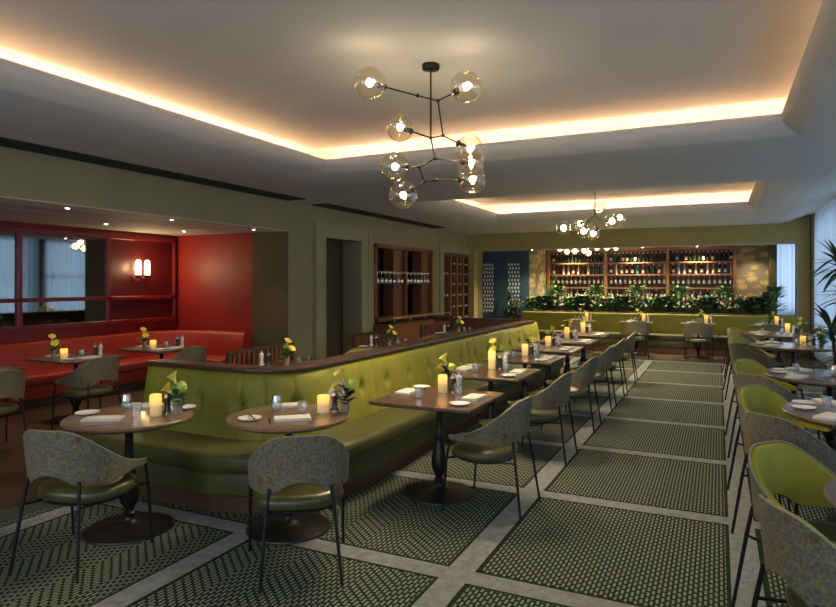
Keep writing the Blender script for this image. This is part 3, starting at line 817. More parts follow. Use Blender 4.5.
for i, y in enumerate(cys):
    chair([-1.555, -1.56, -1.56, -1.56, -1.57, -1.57][i], y, (-1, .05 - .02 * i), 'mottled grey tub chair on the aisle side of the %s square table from the front' % ordn[i], 'aisle chairs along the square tables')

# ---- window-side large round tables
WT = Proto(round_table_proto(.56, 'walnut', 'round_window_table'))
wy = [3.2, 5.25, 7.25, 10.55, 12.8]
for i, y in enumerate(wy):
    cx = .97
    nick = '%s window-side table from the front' % ordn[i]
    WT.put((cx, y, 0.0085), i * .9, '%s large round walnut table from the front along the window side' % ordn[i], 'large round tables on the window side')
    its = [('plate', -.42, .02, 0, 'white side plate at the aisle edge'), ('nap', -.30, -.26, 1.1, 'folded napkin of the near chair'), ('nap', -.22, .34, -1.1, 'folded napkin of the far chair'),
           ('plate', -.40, .24, 0, 'white side plate of the far chair'), ('low', -.27, .12, 0, 'short tumbler toward the aisle'), ('tall', .02, -.05, 0, None), ('cm' if i != 4 else 'ct', .12, -.12 if i == 2 else .02, 0, None),
           ('pepper', .26, .06, 0, None), ('salt', .22, .14, 0, None), ('vase', .34, -.02, 0, None), ('posy%d' % ((i + 1) % 2), .34, -.02, i * 1.7, None)]
    if i < 3: its += [('fork', -.30, -.14, 1.1, 'fork of the near chair'), ('knife', -.20, -.36, 1.1, 'knife of the near chair'), ('fork', -.27, .24, -1.1, 'fork of the far chair')]
    for k, u, v, rz, e in its: put(k, cx + u, y + v, nick, rz, e)
    a1, a2 = radians(50), radians(40)
    chair(.45, y - (.34 if i == 0 else .45), (cos(a1 - (.42 if i == 0 else 0)), sin(a1 - (.42 if i == 0 else 0))), 'tub chair turned away at near side of the %s window-side table from the front' % ordn[i], 'chairs along the window side')
    chair(.445, y + .40, (cos(a2), -sin(a2)), 'tub chair showing its lime green inside at far side of the %s window-side table' % ordn[i], 'chairs along the window side')

# ---- tables before the back bench
BT = Proto(square_table_proto(.72, .62, 'bench_table', 'walnut2'))
for i, x in enumerate([-3.07, -1.76, -.43, .95]):
    nick = '%s back-bench table from the left' % ordn[i]
    BT.put((x, 15.55, 0), 0, '%s small table from the left before the olive back bench' % ordn[i], 'tables before the back bench')
    for k, u, v, rz, e in [('ct', .17, .02, 0, None), ('salt', .27, 0, 0, None), ('pepper', .24, .12, 0, None), ('vase', .06, .05, 0, None), ('posy1', .06, .05, i, None), ('low', -.10, -.05, 0, 'short tumbler near the vase'),
                           ('tall', -.03, .12, 0, None), ('nap', -.05, -.2, 0, 'folded napkin on near side'), ('nap', -.12, .2, 0, 'folded napkin on bench side')]: put(k, x + u, 15.55 + v, nick, rz, e)
    chair(x + .02 + [.05, .03, .0, .0][i], 15.02, ([.1, -.35, .02, .1][i], 1), 'mottled tub chair before the %s small table from the left at the back bench' % ordn[i], 'chairs at the back bench', -.008)

# ---- red alcove tables
AT = Proto(square_table_proto(.80, .80, 'alcove_table', 'walnut'))
for i, (x, y) in enumerate([(-7.17, 3.92), (-7.17, 5.2), (-7.12, 6.48)]):
    nick = '%s red alcove table from the front' % ordn[i]
    AT.put((x, y, 0), 0, '%s square walnut table from the front beside the red banquette' % ordn[i], 'tables in the red alcove')
    for k, u, v, rz, e in [('cs', .05, -.19, 0, None), ('vase', -.05, -.25, 0, None), ('posy0', -.05, -.25, 2.2, None), ('low', .06, .04, 0, 'short tumbler past the candle'), ('pepper', .13, .17, 0, None), ('salt', .19, .2, 0, None),
                           ('nap', .27, -.02, pi / 2, 'folded napkin on chair side'), ('plate', .24, -.26, 0, 'side plate on chair side'), ('nap', -.27, -.05, pi / 2, 'folded napkin on banquette side'), ('low', -.1, -.12, 0, 'short tumbler on banquette side')]: put(k, x + u, y + v, nick, rz, e)
    chair(x + [.66, .54, .59][i], y + [-.13, -.21, -.18][i], (-1, .08), 'mottled grey tub chair facing the %s red alcove table from the front' % ordn[i], 'chairs in the red alcove', -.008)

# ---- booths behind the ledge
OT = Proto(square_table_proto(.62, .9, 'booth_table', 'walnut'))
for i, y in enumerate([5.55, 7.95, 10.6]):
    x = -4.32; nick = '%s booth table behind the ledge' % ordn[i]
    OT.put((x, y, 0.0085), 0, '%s dark table from the front in the booths behind the ledge' % ordn[i], 'tables in the booths')
    for k, u, v, rz, e in [('salt', -.17, -.10, 0, None), ('pepper', -.12, -.04, 0, None), ('vase', .03, .08, 0, None), ('posy0', .03, .08, 2.6, None), ('low', .10, .22, 0, 'short tumbler beside the vase'), ('low', .17, .30, 0, 'short tumbler past the vase'), ('plate', -.2, -.27, 0, None)]: put(k, x + u, y + v, nick, rz, e)
    chair(-4.12, [6.72, 8.95, 11.0][i] if i < 2 else 9.85, (0, -1) if i < 2 else (0, 1), 'tub chair with lime inside behind the ledge at the %s booth table' % ordn[i], 'chairs in the booths')
for i, (y0, L) in enumerate([(5.17, 1.15), (7.72, 1.3), (10.0, 1.25)]):
    t = empty('slatted_screen', (-4.72, y0 + L / 2, 0), 0, ['dark slatted wooden screen before the red alcove end wall', 'dark slatted wooden screen before the left wall doorway', 'dark slatted wooden screen before the wine cabinet'][i], 'screen', 'slatted booth screens')
    h = L / 2
    MB().rbox(-.025, .025, -h, -h + .05, 0, .95, .004, 1).build('post', M_['dwood'], t); MB().rbox(-.025, .025, h - .05, h, 0, .95, .004, 1).build('post', M_['dwood'], t)
    MB().rbox(-.022, .022, -h + .05, h - .05, .915, .95, .004, 1).build('top_rail', M_['dwood'], t)
    MB().box(-.02, .02, -h + .05, h - .05, .0, .45).build('lower_panel', M_['dwood'], t, smooth=False)
    n = int((L - .1) / .075)
    for k in range(n):
        y = -h + .05 + (L - .1) * (k + .5) / n
        MB().box(-.015, .015, y - .014, y + .014, .45, .915).build('slat', M_['rwood'], t, smooth=False)

# ------------------------------------------------------------------ red alcove fittings
t = empty('mirror_frame', (RXW, 5, 0), 0, 'red lacquered wall frame of mirror panes beside the red panel with the wall lamp', 'mirror')
def fy(y): return y - 5
f = MB()
yend = 8.37
m1 = [6.98, 5.56, 4.14, 2.72, 1.3]
ZM0, ZM1, ZM2 = 1.04, 1.435, 2.43
for (z, hh) in ((ZM0, .035), (ZM1, .03), (ZM2, .035)): f.rbox(0.001, .06, fy(1.2), fy(yend), z - hh, z + hh, .006, 1)
for y in m1 + [yend - .03]: f.rbox(0.001, .06, fy(y) - .03, fy(y) + .03, ZM0, ZM2, .006, 1)
f.build('frame', M_['redframe'], t)
for a, b in zip(m1[1:], m1[:-1]):
    for z0, z1 in ((ZM0, ZM1), (ZM1, ZM2)):
        MB().box(.002, .012, fy(a) + .03, fy(b) - .03, z0 + .03, z1 - .03).build('mirror_pane', M_['mirror'], t, smooth=False)
for z0, z1 in ((ZM0, ZM1), (ZM1, ZM2)):
    MB().box(.002, .010, fy(7.01), fy(yend - .06), z0 + .03, z1 - .03).build('red_panel', mat('dark_red_gloss', (.10, .005, .005), .45), t, smooth=False)
MB().box(-.0, .02, fy(1.2), fy(yend), .86, ZM0 - .03).build('base_board', M_['redframe'], t, smooth=False)
# twin wall lamp
SY, SZ = 7.60, 1.94
t = empty('wall_lamp', (RXW + .012, SY, SZ), 0, 'twin wall lamp with two glowing glass tubes on the dark red panel', 'lamp')
MB().rbox(0, .02, -.03, .03, -.16, .12, .006).build('backplate', M_['bronze'], t)
for s in (-1, 1):
    MB().lathe([(0, -.14), (.042, -.14), (.046, -.13), (.046, .08), (.038, .115), (.02, .13), (0, .132)], 16, (.085, s * .09, 0)).build('lamp_shade', M_['lampg'], t, ang=60)
    MB().lathe([(0, -.165), (.04, -.165), (.052, -.14), (.052, -.125), (0, -.125)], 16, (.085, s * .09, 0)).build('shade_holder', M_['bronze'], t)
MB().pipe([(.01, 0, -.12), (.06, 0, -.18), (.085, -.09, -.165)], .008, 8).pipe([(.06, 0, -.18), (.085, .09, -.165)], .008, 8).ball((.05, 0, -.19), .022, 10, 8).build('bracket', M_['bronze'], t)
# recessed downlights
def downlight(x, y, z, label, group, pw=9, size=1.3):
    t = empty('downlight', (x, y, z), 0, label, 'downlight', group)
    MB().lathe([(.032, -.006), (.048, -.006), (.052, 0), (.032, 0)], 20).build('trim_ring', M_['ceil'], t)
    MB().lathe([(0, -.014), (.014, -.012), (.024, -.004), (.024, -.0005), (0, -.0005)], 16).build('lens', M_['spot'], t)
    l = bpy.data.lights.new('downlight_beam', 'SPOT'); l.energy = pw; l.color = (1, .78, .52); l.spot_size = size; l.spot_blend = .8; l.shadow_soft_size = .03
    o = bpy.data.objects.new('downlight_beam', l); COL.objects.link(o); o.location = (x, y, z - .03)
for i, (x, y, lb) in enumerate([(-7.95, 4.72, 'over the mirrored wall, nearest the camera'), (-7.95, 6.24, 'over the mirrored wall, middle of its row'), (-7.9, 7.65, 'over the mirrored wall corner above the wall lamp'),
                                (-6.62, 4.70, 'at the alcove opening, nearest the camera'), (-6.57, 6.15, 'at the alcove opening, second from the camera'), (-6.62, 7.85, 'at the alcove opening beside the olive pier'), (-7.95, 3.2, 'over the mirrored wall out at the frame edge')]):
    downlight(x, y, 2.528 if x > -6.86 else 2.533, 'small recessed ceiling spot ' + lb, 'red alcove downlights', 17)

# ------------------------------------------------------------------ left wall cabinets
# stemware display
t = empty('stemware_cabinet', (XW, 12.75, 0), 0, 'built-in wooden display with hanging wine glasses on the left olive wall', 'cabinet')
f = MB().box(-.42, .03, -1.45, -1.37, .88, 2.5).box(-.42, .03, 1.37, 1.45, .88, 2.5).box(-.42, .03, -1.45, 1.45, 2.42, 2.5).box(-.42, .03, -1.45, 1.45, .88, .95).box(-.42, .02, -.03, .03, .95, 2.42)
f.build('case', M_['rwood'], t, smooth=False)
MB().box(-.44, -.42, -1.45, 1.45, .88, 2.5).build('dark_back', M_['dkglass'], t, smooth=False)
for s in (-1.0, .42): 
    MB().box(-.40, -.37, s + .0, s + .45, .95, 2.42).build('dark_panel', M_['dwood'], t, smooth=False)
for s in (-.62, .82):
    MB().box(-.30, -.05, s + .12, s + .52, .95, 2.42).build('wood_panel', M_['rwood'], t, smooth=False)
MB().box(-.10, .02, -1.37, 1.37, 1.90, 1.925).build('glass_rail', M_['chrome'], t, smooth=False)
WG = [(r * 1.3, z * 1.2) for r, z in [(0, 0), (.033, 0), (.033, .003), (.006, .008), (.005, .08), (.02, .095), (.036, .125), (.037, .16), (.030, .195), (.029, .195), (.035, .16), (.034, .126), (.018, .098), (0, .092)]]
o = MB().lathe([(r, -z) for r, z in WG], 14).build('wine_glass', glass_mat('stemware_glass', (.85, .87, .86), 1, .6, .2), ang=60); tag(o, 'g', 'glass'); HG = Proto(o)
k = 0
for bay in (0, 1):
    for q in range(7):
        y = 12.75 + (-1.28 if bay == 0 else .12) + q * .185
        k = q + 1
        HG.put((XW - .02, y, 1.898), 0, 'hanging wine glass, %s from the near end of the %s display bay' % (['first', 'second', 'third', 'fourth', 'fifth', 'sixth', 'seventh', 'eighth', 'ninth', 'tenth', 'eleventh'][q], ['near', 'far'][bay]), 'wine glasses hanging in the display')
# sideboard with brass rail under it
t = empty('sideboard', (XW + .22, 12.9, 0), 0, 'low wooden sideboard with brass rail below the wine glass display', 'sideboard')
MB().box(-.21, .2, -1.6, 1.55, 0, .84).build('body', M_['rwood'], t, smooth=False)
MB().rbox(-.19, .22, -1.62, 1.57, .84, .87, .006).build('top', mat('matt_dark_wood', (.04, .02, .012), .8, spec=.1), t)
rl = MB().pipe([(.2, -1.55, .96), (.2, 1.5, .96)], .011, 8).build('rail', M_['brass'], t)
for y in (-1.5, -.75, 0, .75, 1.45): MB().tube((.2, y, .87), (.2, y, .96), .009, n=8).build('rail_post', M_['brass'], t)
# wine cabinet
t = empty('wine_cabinet', (XW, 15.85, 0), 0, 'built-in wooden wine cabinet of lying bottles beside the bar front', 'cabinet')
MB().box(-.43, -.41, -1, 1, .3, 2.47).build('dark_back', M_['dkglass'], t, smooth=False)
f = MB().box(-.41, .02, -1.0, -.93, .3, 2.47).box(-.41, .02, .93, 1.0, .3, 2.47).box(-.41, .02, -1, 1, 2.40, 2.47).box(-.41, .02, -1, 1, .3, .38)
f.build('case', M_['rwood'], t, smooth=False)
for y in (-.46, 0, .46): MB().box(-.41, .015, y - .03, y + .03, .38, 2.40).build('upright', M_['shelf'], t, smooth=False)
for z in (.70, 1.02, 1.32, 1.60, 1.88, 2.16): MB().box(-.41, -.06, -.93, .93, z - .01, z + .01).build('shelf', M_['dwood'], t, smooth=False)
bo = MB().lathe([(0, 0), (.037, 0), (.038, .01), (.038, .18), (.030, .21), (.014, .24), (.014, .275)], 12).lathe([(.022, .255), (.026, .262), (.026, .30), (0, .301)], 12, mi=1)
bo.v = [(z - .2, y, x) for x, y, z in bo.v]
o = bo.build('wine_bottle', [M_['bblack'], M_['foil']], ang=50); tag(o, 'b', 'bottle'); LB = Proto(o)
rows_ = ['lowest', 'second lowest', 'third lowest', 'fourth lowest', 'fifth lowest', 'top']
for r_, z in enumerate((.75, 1.06, 1.37, 1.66, 1.94, 2.21)):
    for c_ in range(4):
        for q in range(2):
            if (c_ == 0 and r_ % 2) : continue
            LB.put((XW - .12, 15.85 - .70 + .465 * c_ + (.11 if q else -.11), z - .011), 0, 'lying wine bottle, %s of the %s column, %s cabinet shelf' % (['near one', 'far one'][q], ordn[c_], rows_[r_]), 'wine bottles lying in the cabinet')

# ------------------------------------------------------------------ bar zone
t = empty('bar_shelving', (-2.19, YS, 0), 0, 'tall wooden back-bar shelving filled with bottles behind the planter', 'shelving')
MB().box(-2.58, 2.58, -.03, -.001, 0, 2.74).build('back_board', M_['dwood'], t, smooth=False)
for k in range(4): MB().box(-2.62 + 1.72 * k, -2.54 + 1.72 * k, -.36, -.03, 0, 2.64).build('upright', M_['shelf'], t, smooth=False)
MB().box(-2.62, 2.62, -.38, -.03, 2.62, 2.74).build('cornice', M_['shelf'], t, smooth=False)
SH = [1.165, 1.53, 1.92, 2.27]
for z in SH: MB().box(-2.58, 2.58, -.34, -.03, z - .02, z + .02).build('shelf', M_['shelf'], t, smooth=False)
def bottle(m, h=.29, r=.037, label=True):
    b = MB().lathe([(0, 0), (r, 0), (r, h * .60), (r * .75, h * .69), (.014, h * .77), (.014, h), (0, h)], 10)
    if label: b.lathe([(r + .001, h * .16), (r + .001, h * .46)], 10, mi=1); 
    b.lathe([(.0155, h * .88), (.0155, h + .002), (0, h + .003)], 8, mi=2)
    o = b.build('bottle', [m, M_['lab'], M_['foil']], ang=50); tag(o, 'b', 'bottle'); return Proto(o)
PB = {k: bottle(M_[k], *a) for k, a in {'bgreen': (.29, .037, False), 'bblack': (.30, .038, True), 'bamber': (.27, .04, True), 'bclear': (.28, .036, False), 'bpink': (.26, .038, True), 'bblue': (.25, .042, False)}.items()}
NAMEB = {'bgreen': 'dark green wine bottle', 'bblack': 'black labelled bottle', 'bamber': 'amber spirit bottle', 'bclear': 'pale clear bottle', 'bpink': 'rose tinted bottle', 'bblue': 'blue bottle'}
def num(n): return ['first', 'second', 'third', 'fourth', 'fifth', 'sixth', 'seventh', 'eighth', 'ninth', 'tenth', 'eleventh', 'twelfth', 'thirteenth', 'fourteenth', 'fifteenth', 'sixteenth', 'seventeenth', 'eighteenth'][n]
bayn = ['left', 'middle', 'right']
for bay in range(3):
    x0 = -2.19 - 2.54 + 1.72 * bay + .07
    for q in range(14):
        kd = 'bgreen' if random.random() < .75 else 'bblack'
        PB[kd].put((x0 + q * .1155 + .02, YS - .2, SH[3] + .0205), random.random(), '%s, %s from left on top shelf of the %s bar bay' % (NAMEB[kd], num(q), bayn[bay]), 'bottles on the back bar')
    for q in range(11):
        kd = random.choice(['bclear', 'bblack', 'bamber', 'bclear', 'bgreen', 'bblue'] if bay != 2 else ['bclear', 'bclear', 'bblack', 'bpink'])
        PB[kd].put((x0 + q * .15 + .03, YS - .2, SH[2] + .0205), random.random(), '%s, %s from left on second shelf of the %s bar bay' % (NAMEB[kd], num(q), bayn[bay]), 'bottles on the back bar')
    for q in range(12):
        HG.put((x0 + q * .135 + .03, YS - .2, SH[2] - .022), 0, 'hanging glass, %s from left under second shelf of the %s bar bay' % (num(q), bayn[bay]), 'glasses hanging at the back bar')
    for q in range(9):
        kd = random.choice(['bamber', 'bclear', 'bpink', 'bblack'])
        PB[kd].put((x0 + q * .18 + .03, YS - .2, SH[0] + .0205), random.random(), '%s, %s from left on lowest shelf of the %s bar bay' % (NAMEB[kd], num(q), bayn[bay]), 'bottles on the back bar')
t = empty('bar_counter', (-1.7, 18.0, 0), 0, 'long bar counter crowded with bottles behind the green planter', 'bar counter')
MB().box(-2.9, 2.9, -.25, .25, 0, 1.04).build('body', M_['dwood'], t, smooth=False)
MB().rbox(-2.95, 2.95, -.32, .3, 1.04, 1.09, .01).build('counter_top', M_['linen'], t)
for q in range(46):
    kd = random.choice(['bamber', 'bclear', 'bpink', 'bclear', 'bpink', 'bgreen'])
    x = -4.2 + q * .112 + random.uniform(-.02, .02)
    pos = ('%s pair' % '') 
    PB[kd].put((x, 17.85 + (.16 if q % 2 else 0), 1.0905), random.random(), '%s on the bar counter, %s from the left in the %s third' % (NAMEB[kd], num(q % 16), bayn[min(2, q // 16)]), 'bottles on the bar counter')
# glowing till screen
t = empty('till', (1.13, 18.0, 1.0905), .3, 'dark till screen standing at the right end of the bar counter', 'till')
MB().rbox(-.16, .16, -.015, .015, .12, .36, .008).build('screen', M_['bblack'], t); MB().box(-.03, .03, -.02, .04, .008, .14).build('stand', M_['black'], t, smooth=False); MB().rbox(-.1, .1, -.08, .08, 0, .012, .004).build('base', M_['black'], t)
for i, (x, lb) in enumerate([(-4.0, 'over the left bar bay'), (-2.2, 'over the middle bar bay'), (-.55, 'over the right bar bay'), (.85, 'over the gold mural')]):
    downlight(x, 19.15, 2.749, 'small recessed ceiling spot before the bar shelves, ' + lb, 'bar downlights', 60 if 'mural' in lb else 170, 1.9)
for i, (x, lb) in enumerate([(-4.6, 'left end'), (-3.1, 'left of the middle'), (-1.75, 'right of the middle'), (-.48, 'right end')]):
    downlight(x, 16.85, 2.584, 'small recessed spot in the header over the planter, ' + lb, 'planter downlights', 130, 2.3)

# planter with plants on the bench back
t = empty('planter_box', (-1.6, 16.9, 0), 0, 'long low planter trough behind the olive back bench', 'planter')
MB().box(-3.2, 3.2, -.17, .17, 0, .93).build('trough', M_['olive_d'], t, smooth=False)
MB().box(-3.15, 3.15, -.14, .14, .93, .935).build('soil', M_['dwood'], t, smooth=False)
def bush(seed, n, h, w, Ln, Wd, m, name='leafy_plant', stems=True):
    rnd = random.Random(seed); mb = MB(); st = MB()
    for k in range(n):
        a = rnd.random() * 2 * pi; rr = w * sqrt(rnd.random()); z = h * rnd.random() ** .8
        sh = 1 - .5 * z / h
        b = (rr * cos(a) * sh, rr * sin(a) * .55 * sh, z)
        leafpts(mb, b, (cos(a) * .9 + rnd.uniform(-.4, .4), sin(a) * .8 + rnd.uniform(-.4, .4), .3 + .9 * rnd.random()), Ln * (.6 + .7 * rnd.random()), Wd * (.7 + .6 * rnd.random()), .45, 4)
        if k % 5 == 0: st.pipe([(b[0] * .2, b[1] * .2, 0), b], .004, 5)
    r = empty(name, (0, 0, 0), 0, 'plant', 'plant')
    mb.build('foliage', m, r, ang=80); st.build('stem', M_['leaf'], r); return Proto(r)
BU = [bush(3, 130, .34, .25, .21, .10, M_['leaf']), bush(4, 120, .60, .23, .26, .075, M_['leaf']), bush(8, 120, .36, .24, .23, .11, M_['leafd'])]
for i in range(18):
    x = -4.6 + i * .338
    BU[[0, 2, 1][i % 3]].put((x, 16.9, .936), random.random() * .5, 'bushy dark green plant, %s from the left in the planter before the bar' % num(i), 'plants in the planter')
# spiky tall plants
def spiky(n, heads, L, W, seed, trunk=True):
    rnd = random.Random(seed); r = empty('spiky_plant', (0, 0, 0), 0, 'plant', 'plant')
    MB().lathe([(0, 0), (.15, 0), (.2, .36), (.19, .37), (.17, .34), (0, .33)], 20).build('pot', M_['pot'], r)
    tk = MB(); fo = MB()
    for hx, hy, hz in heads:
        tk.pipe([(hx * .1, hy * .1, .3), (hx * .6, hy * .6, .3 + (hz - .3) * .5), (hx, hy, hz)], [.03, .024, .018], 8)
        for k in range(n):
            a = rnd.random() * 2 * pi; e = rnd.uniform(-.35, 1.3)
            leafpts(fo, (hx, hy, hz - rnd.random() * .22), (cos(a) * cos(e), sin(a) * cos(e), sin(e)), L * (.7 + .5 * rnd.random()), W, .25, 6)
    tk.build('trunk', M_['dwood'], r); fo.build('foliage', M_['leafd'], r, ang=80); return r
s1 = spiky(46, [(0, 0, 2.0), (.1, .1, 1.6), (-.1, -.05, 1.15), (.06, -.04, .8)], .46, .045, 3)
s1.location = (1.34, 9.15, .0085); tag(s1, 'tall spiky dracaena with long dark leaves before the window curtain', 'plant')
s2 = spiky(40, [(0, 0, 1.35), (.05, .05, 1.05), (-.06, 0, .75)], .42, .05, 6)
s2.location = (-5.4, 17.4, 0); tag(s2, 'spiky green plant before the petrol blue doors', 'plant')
# flowers by the bar
def flowers(x, y, z, h, cm, label, seed, n=16, cat='flowers'):
    rnd = random.Random(seed); r = empty('flower_arrangement', (x, y, z), 0, label, cat)
    MB().lathe([(0, 0), (.06, 0), (.08, .12), (.06, .2), (.05, .2), (.07, .12), (.05, .012), (0, .01)], 18).build('vase', M_['pot'], r)
    st = MB(); bl = MB(); lf = MB()
    for k in range(n):
        a = rnd.random() * 6.28; rr = h * .35 * sqrt(rnd.random()); zz = .2 + h * (.4 + .6 * rnd.random())
        st.pipe([(0, 0, .02), (rr * .3 * cos(a), rr * .3 * sin(a), .25), (rr * cos(a), rr * sin(a), zz)], .005, 5)
        for q in range(5):
            w = q * 2 * pi / 5; leafpts(bl, (rr * cos(a), rr * sin(a), zz), (cos(w), sin(w), .8), .06, .045, .3, 3)
        leafpts(lf, (rr * .5 * cos(a), rr * .5 * sin(a), zz * .6), (cos(a + 1), sin(a + 1), .5), .2, .07, .3, 4); leafpts(lf, (rr * .4 * cos(a), rr * .4 * sin(a), zz * .45), (cos(a - 1), sin(a - 1), .4), .2, .07, .3, 4)
    st.build('stem', M_['leaf'], r); bl.build('bloom', cm, r, ang=80); lf.build('leaves', M_['leaf'], r, ang=80)
t = empty('pedestal_stand', (-4.95, 16.55, 0), 0, 'dark stand at the left end of the back bench holding red flowers', 'stand')
MB().rbox(-.12, .12, -.12, .12, 0, .03, .01).build('base', M_['dwood'], t); MB().box(-.09, .09, -.09, .09, .03, .82).build('column', M_['dwood'], t, smooth=False); MB().rbox(-.13, .13, -.13, .13, .82, .85, .01).build('top', M_['dwood'], t)
flowers(-4.95, 16.55, .8505, .22, M_['red_fl'], 'red flowers in a dark vase at the left end of the back bench', 4, 18)
flowers(-4.42, 18.0, 1.0905, .62, M_['lime'], 'tall yellow green flower arrangement at the left end of the bar counter', 11, 22)

# petrol blue lattice doors
t = struct('door_3', MB().box(-6.4, -4.98, 17.9, 18.0, 0, 2.6).box(-6.02, -5.63, 17.86, 17.9, 0, 2.6).box(-5.22, -4.98, 17.84, 17.9, 0, 2.6), M_['blue'], smooth=False)
for (x0, x1) in ((-6.38, -6.04), (-5.61, -5.24)):
    lt = MB()
    nx = 4; nz = 13
    for a in range(nx):
        for b in range(nz):
            cx = x0 + (x1 - x0) * (a + .5) / nx + (.015 if b % 2 else -.015); cz = .80 + 1.48 * (b + .5) / nz
            lt.add([(cx + a_, q_, cz + b_) for q_ in (17.885, 17.895) for a_, b_ in ((-.034, 0), (0, -.052), (.034, 0), (0, .052))],
                   [(0, 1, 2, 3), (7, 6, 5, 4), (0, 4, 5, 1), (1, 5, 6, 2), (2, 6, 7, 3), (3, 7, 4, 0)])
    lt.build('lattice_panel', mat('lattice_glass', (.62, .66, .7), .3), t, smooth=False)
struct('wall_bar_side', MB().box(-6.4, -4.75, 18.0, 18.1, 2.5, 2.8).box(-4.98, -4.85, 17.95, YS, 0, 2.8), M_['mural'], smooth=False)

# ------------------------------------------------------------------ chandeliers
YAW = math.atan(301 / 630); S_, Cc = sin(YAW), cos(YAW)
def globe_mesh(R, mi=0):
    mb = MB(); nu, nv = 28, 18; rows = []
    for i in range(1, nv):
        th = pi * i / nv; row = []
        for j in range(nu):
            a = 2 * pi * j / nu
            r = R * (1 + .018 * sin(3 * a + 5 * th) * sin(th * 4) + .012 * sin(7 * a - 4 * th))
            row.append((r * sin(th) * cos(a), r * sin(th) * sin(a), -r * cos(th)))
        rows.append(row)
    mb.rings(rows); return mb
GM = None
def chandelier(loc, label, edges_, globes, stem_top, R, rod=.0085, nm='branching_chandelier', bf=.27, bp=1):
    """all coordinates relative to loc"""
    t = empty(nm, loc, 0, label, 'chandelier')
    st = MB(); st.pipe([(0, 0, 0), stem_top], rod, 8); st.build('drop_rod', M_['bronze'], t)
    MB().lathe([(0, 0), (.075, 0), (.078, -.01), (.075, -.045), (.02, -.05), (0, -.05)], 24).build('canopy', M_['bronze'], t)
    ar = MB()
    for p, q in edges_: ar.pipe([p, q], rod * .8, 8)
    js = set([tuple(p) for e in edges_ for p in e])
    for p in js: ar.ball(p, rod * 2.0, 10, 6)
    ar.build('arms', M_['bronze'], t)
    for g, j in globes:
        G = Vector(g); d = (Vector(j) - G); L = d.length; d.normalize()
        ar = MB(); ar.pipe([G + d * R * .55, j], rod * .8, 8); ar.pipe([G + d * R * .45, G + d * R * 1.02], [R * .17, R * .14], 12); ar.pipe([G + d * R * .98, G + d * R * 1.1], [R * .24, R * .2], 12)
        so = ar.build('lamp_holder', M_['bronze'], t)
        gm = globe_mesh(R); gm.v = [(x + G.x, y + G.y, z + G.z) for x, y, z in gm.v]; gm.build('glass_globe', M_['amber'], t, ang=80)
        MB().ball(tuple(G - d * R * .02), R * bf, 12, 8, (1, 1, 1.15)).build('bulb', M_['bulb'], t)
        for kind, pw in (('POINT', 4), ('SPOT', 62)):
            l = bpy.data.lights.new('globe_bulb', kind); l.energy = pw * bp * (R / .135) ** 2; l.color = (1, .86, .66); l.shadow_soft_size = R * bf * 1.3
            if kind == 'SPOT': l.spot_size = 2.75; l.spot_blend = .6
            o = bpy.data.objects.new('globe_bulb', l); COL.objects.link(o); o.location = Vector(loc) + G
    return t
def V3(px, py, D):
    a = (px - 418) / 630 * D; z = 1.68 + (283 - py) / 630 * D
    return Vector((-S_ * D + Cc * a, Cc * D + S_ * a, z))
KS = .97
loc1 = Vector((-2.36, 5.2, ZU))
stem = V3(430.8, 138, 5.71 * KS)
loc1.x, loc1.y = stem.x, stem.y
K = {'J1': V3(437.9, 100.8, 5.55 * KS), 'J0': V3(417.7, 95.8, 5.42 * KS), 'J2': V3(443, 135.6, 5.76 * KS), 'J3': stem, 'J4': V3(435, 158.7, 5.66 * KS), 'J5': V3(419.5, 167, 5.62 * KS), 'J6': V3(424, 181.5, 5.66 * KS), 'J7': V3(436.4, 180, 5.74 * KS)}
G = {'G1': (V3(369.7, 83, 5.2 * KS), 'J0'), 'G2': (V3(466, 86.9, 5.25 * KS), 'J1'), 'G3': (V3(400, 127.5, 5.9 * KS), 'J3'), 'G4': (V3(394.9, 166.7, 5.7 * KS), 'J5'), 'G5': (V3(469.7, 149, 5.9 * KS), 'J2'), 'G6': (V3(470.6, 163, 6.1 * KS), 'J4'), 'G7': (V3(472, 179.5, 5.9 * KS), 'J7'), 'G8': (V3(403.2, 194.9, 5.85 * KS), 'J6')}
R_ = lambda p: tuple(p - loc1)
chandelier(tuple(loc1), 'large branching bronze chandelier with eight glowing glass globes nearest the camera',
           [(R_(K[a]), R_(K[b])) for a, b in [('J3', 'J2'), ('J2', 'J1'), ('J1', 'J0'), ('J3', 'J4'), ('J4', 'J5'), ('J5', 'J6'), ('J6', 'J7')]],
           [(R_(p), R_(K[j])) for p, j in G.values()], R_(stem), .128, bf=.22)
loc2 = Vector((-2.04, 11.8, ZU)); D2 = 11.55
stem2 = V3(595, 215, D2); loc2.x, loc2.y = stem2.x, stem2.y
a_, b_, c_ = V3(588, 221, D2 - .1), V3(604, 221.5, D2), V3(598, 228, D2 + .1)
R_ = lambda p: tuple(p - loc2)
chandelier(tuple(loc2), 'smaller branching chandelier with clustered glass globes farther down the room',
           [(R_(stem2), R_(a_)), (R_(stem2), R_(b_)), (R_(a_), R_(c_))],
           [(R_(V3(563.5, 228, D2 - .5)), R_(a_)), (R_(V3(580, 223.5, D2 + .5)), R_(a_)), (R_(V3(583.4, 231, D2 - .2)), R_(a_)), (R_(V3(593, 233.5, D2 + .2)), R_(c_)), (R_(V3(599, 209.5, D2 + .6)), R_(stem2)), (R_(V3(611.8, 221, D2 - .2)), R_(b_)), (R_(V3(619.5, 217.5, D2 + .2)), R_(b_))],
           R_(stem2), .125, bf=.4, bp=2.0)
loc3 = Vector((-3.2, 17.5, 2.75)); D3 = 17.1
s3 = V3(588, 250, D3); loc3.x, loc3.y = s3.x, s3.y
pts3 = [(560, 248.8), (567, 251.5), (575, 251), (584, 250.5), (588.5, 253), (597, 247.8), (607, 247.8), (616, 247.8)]
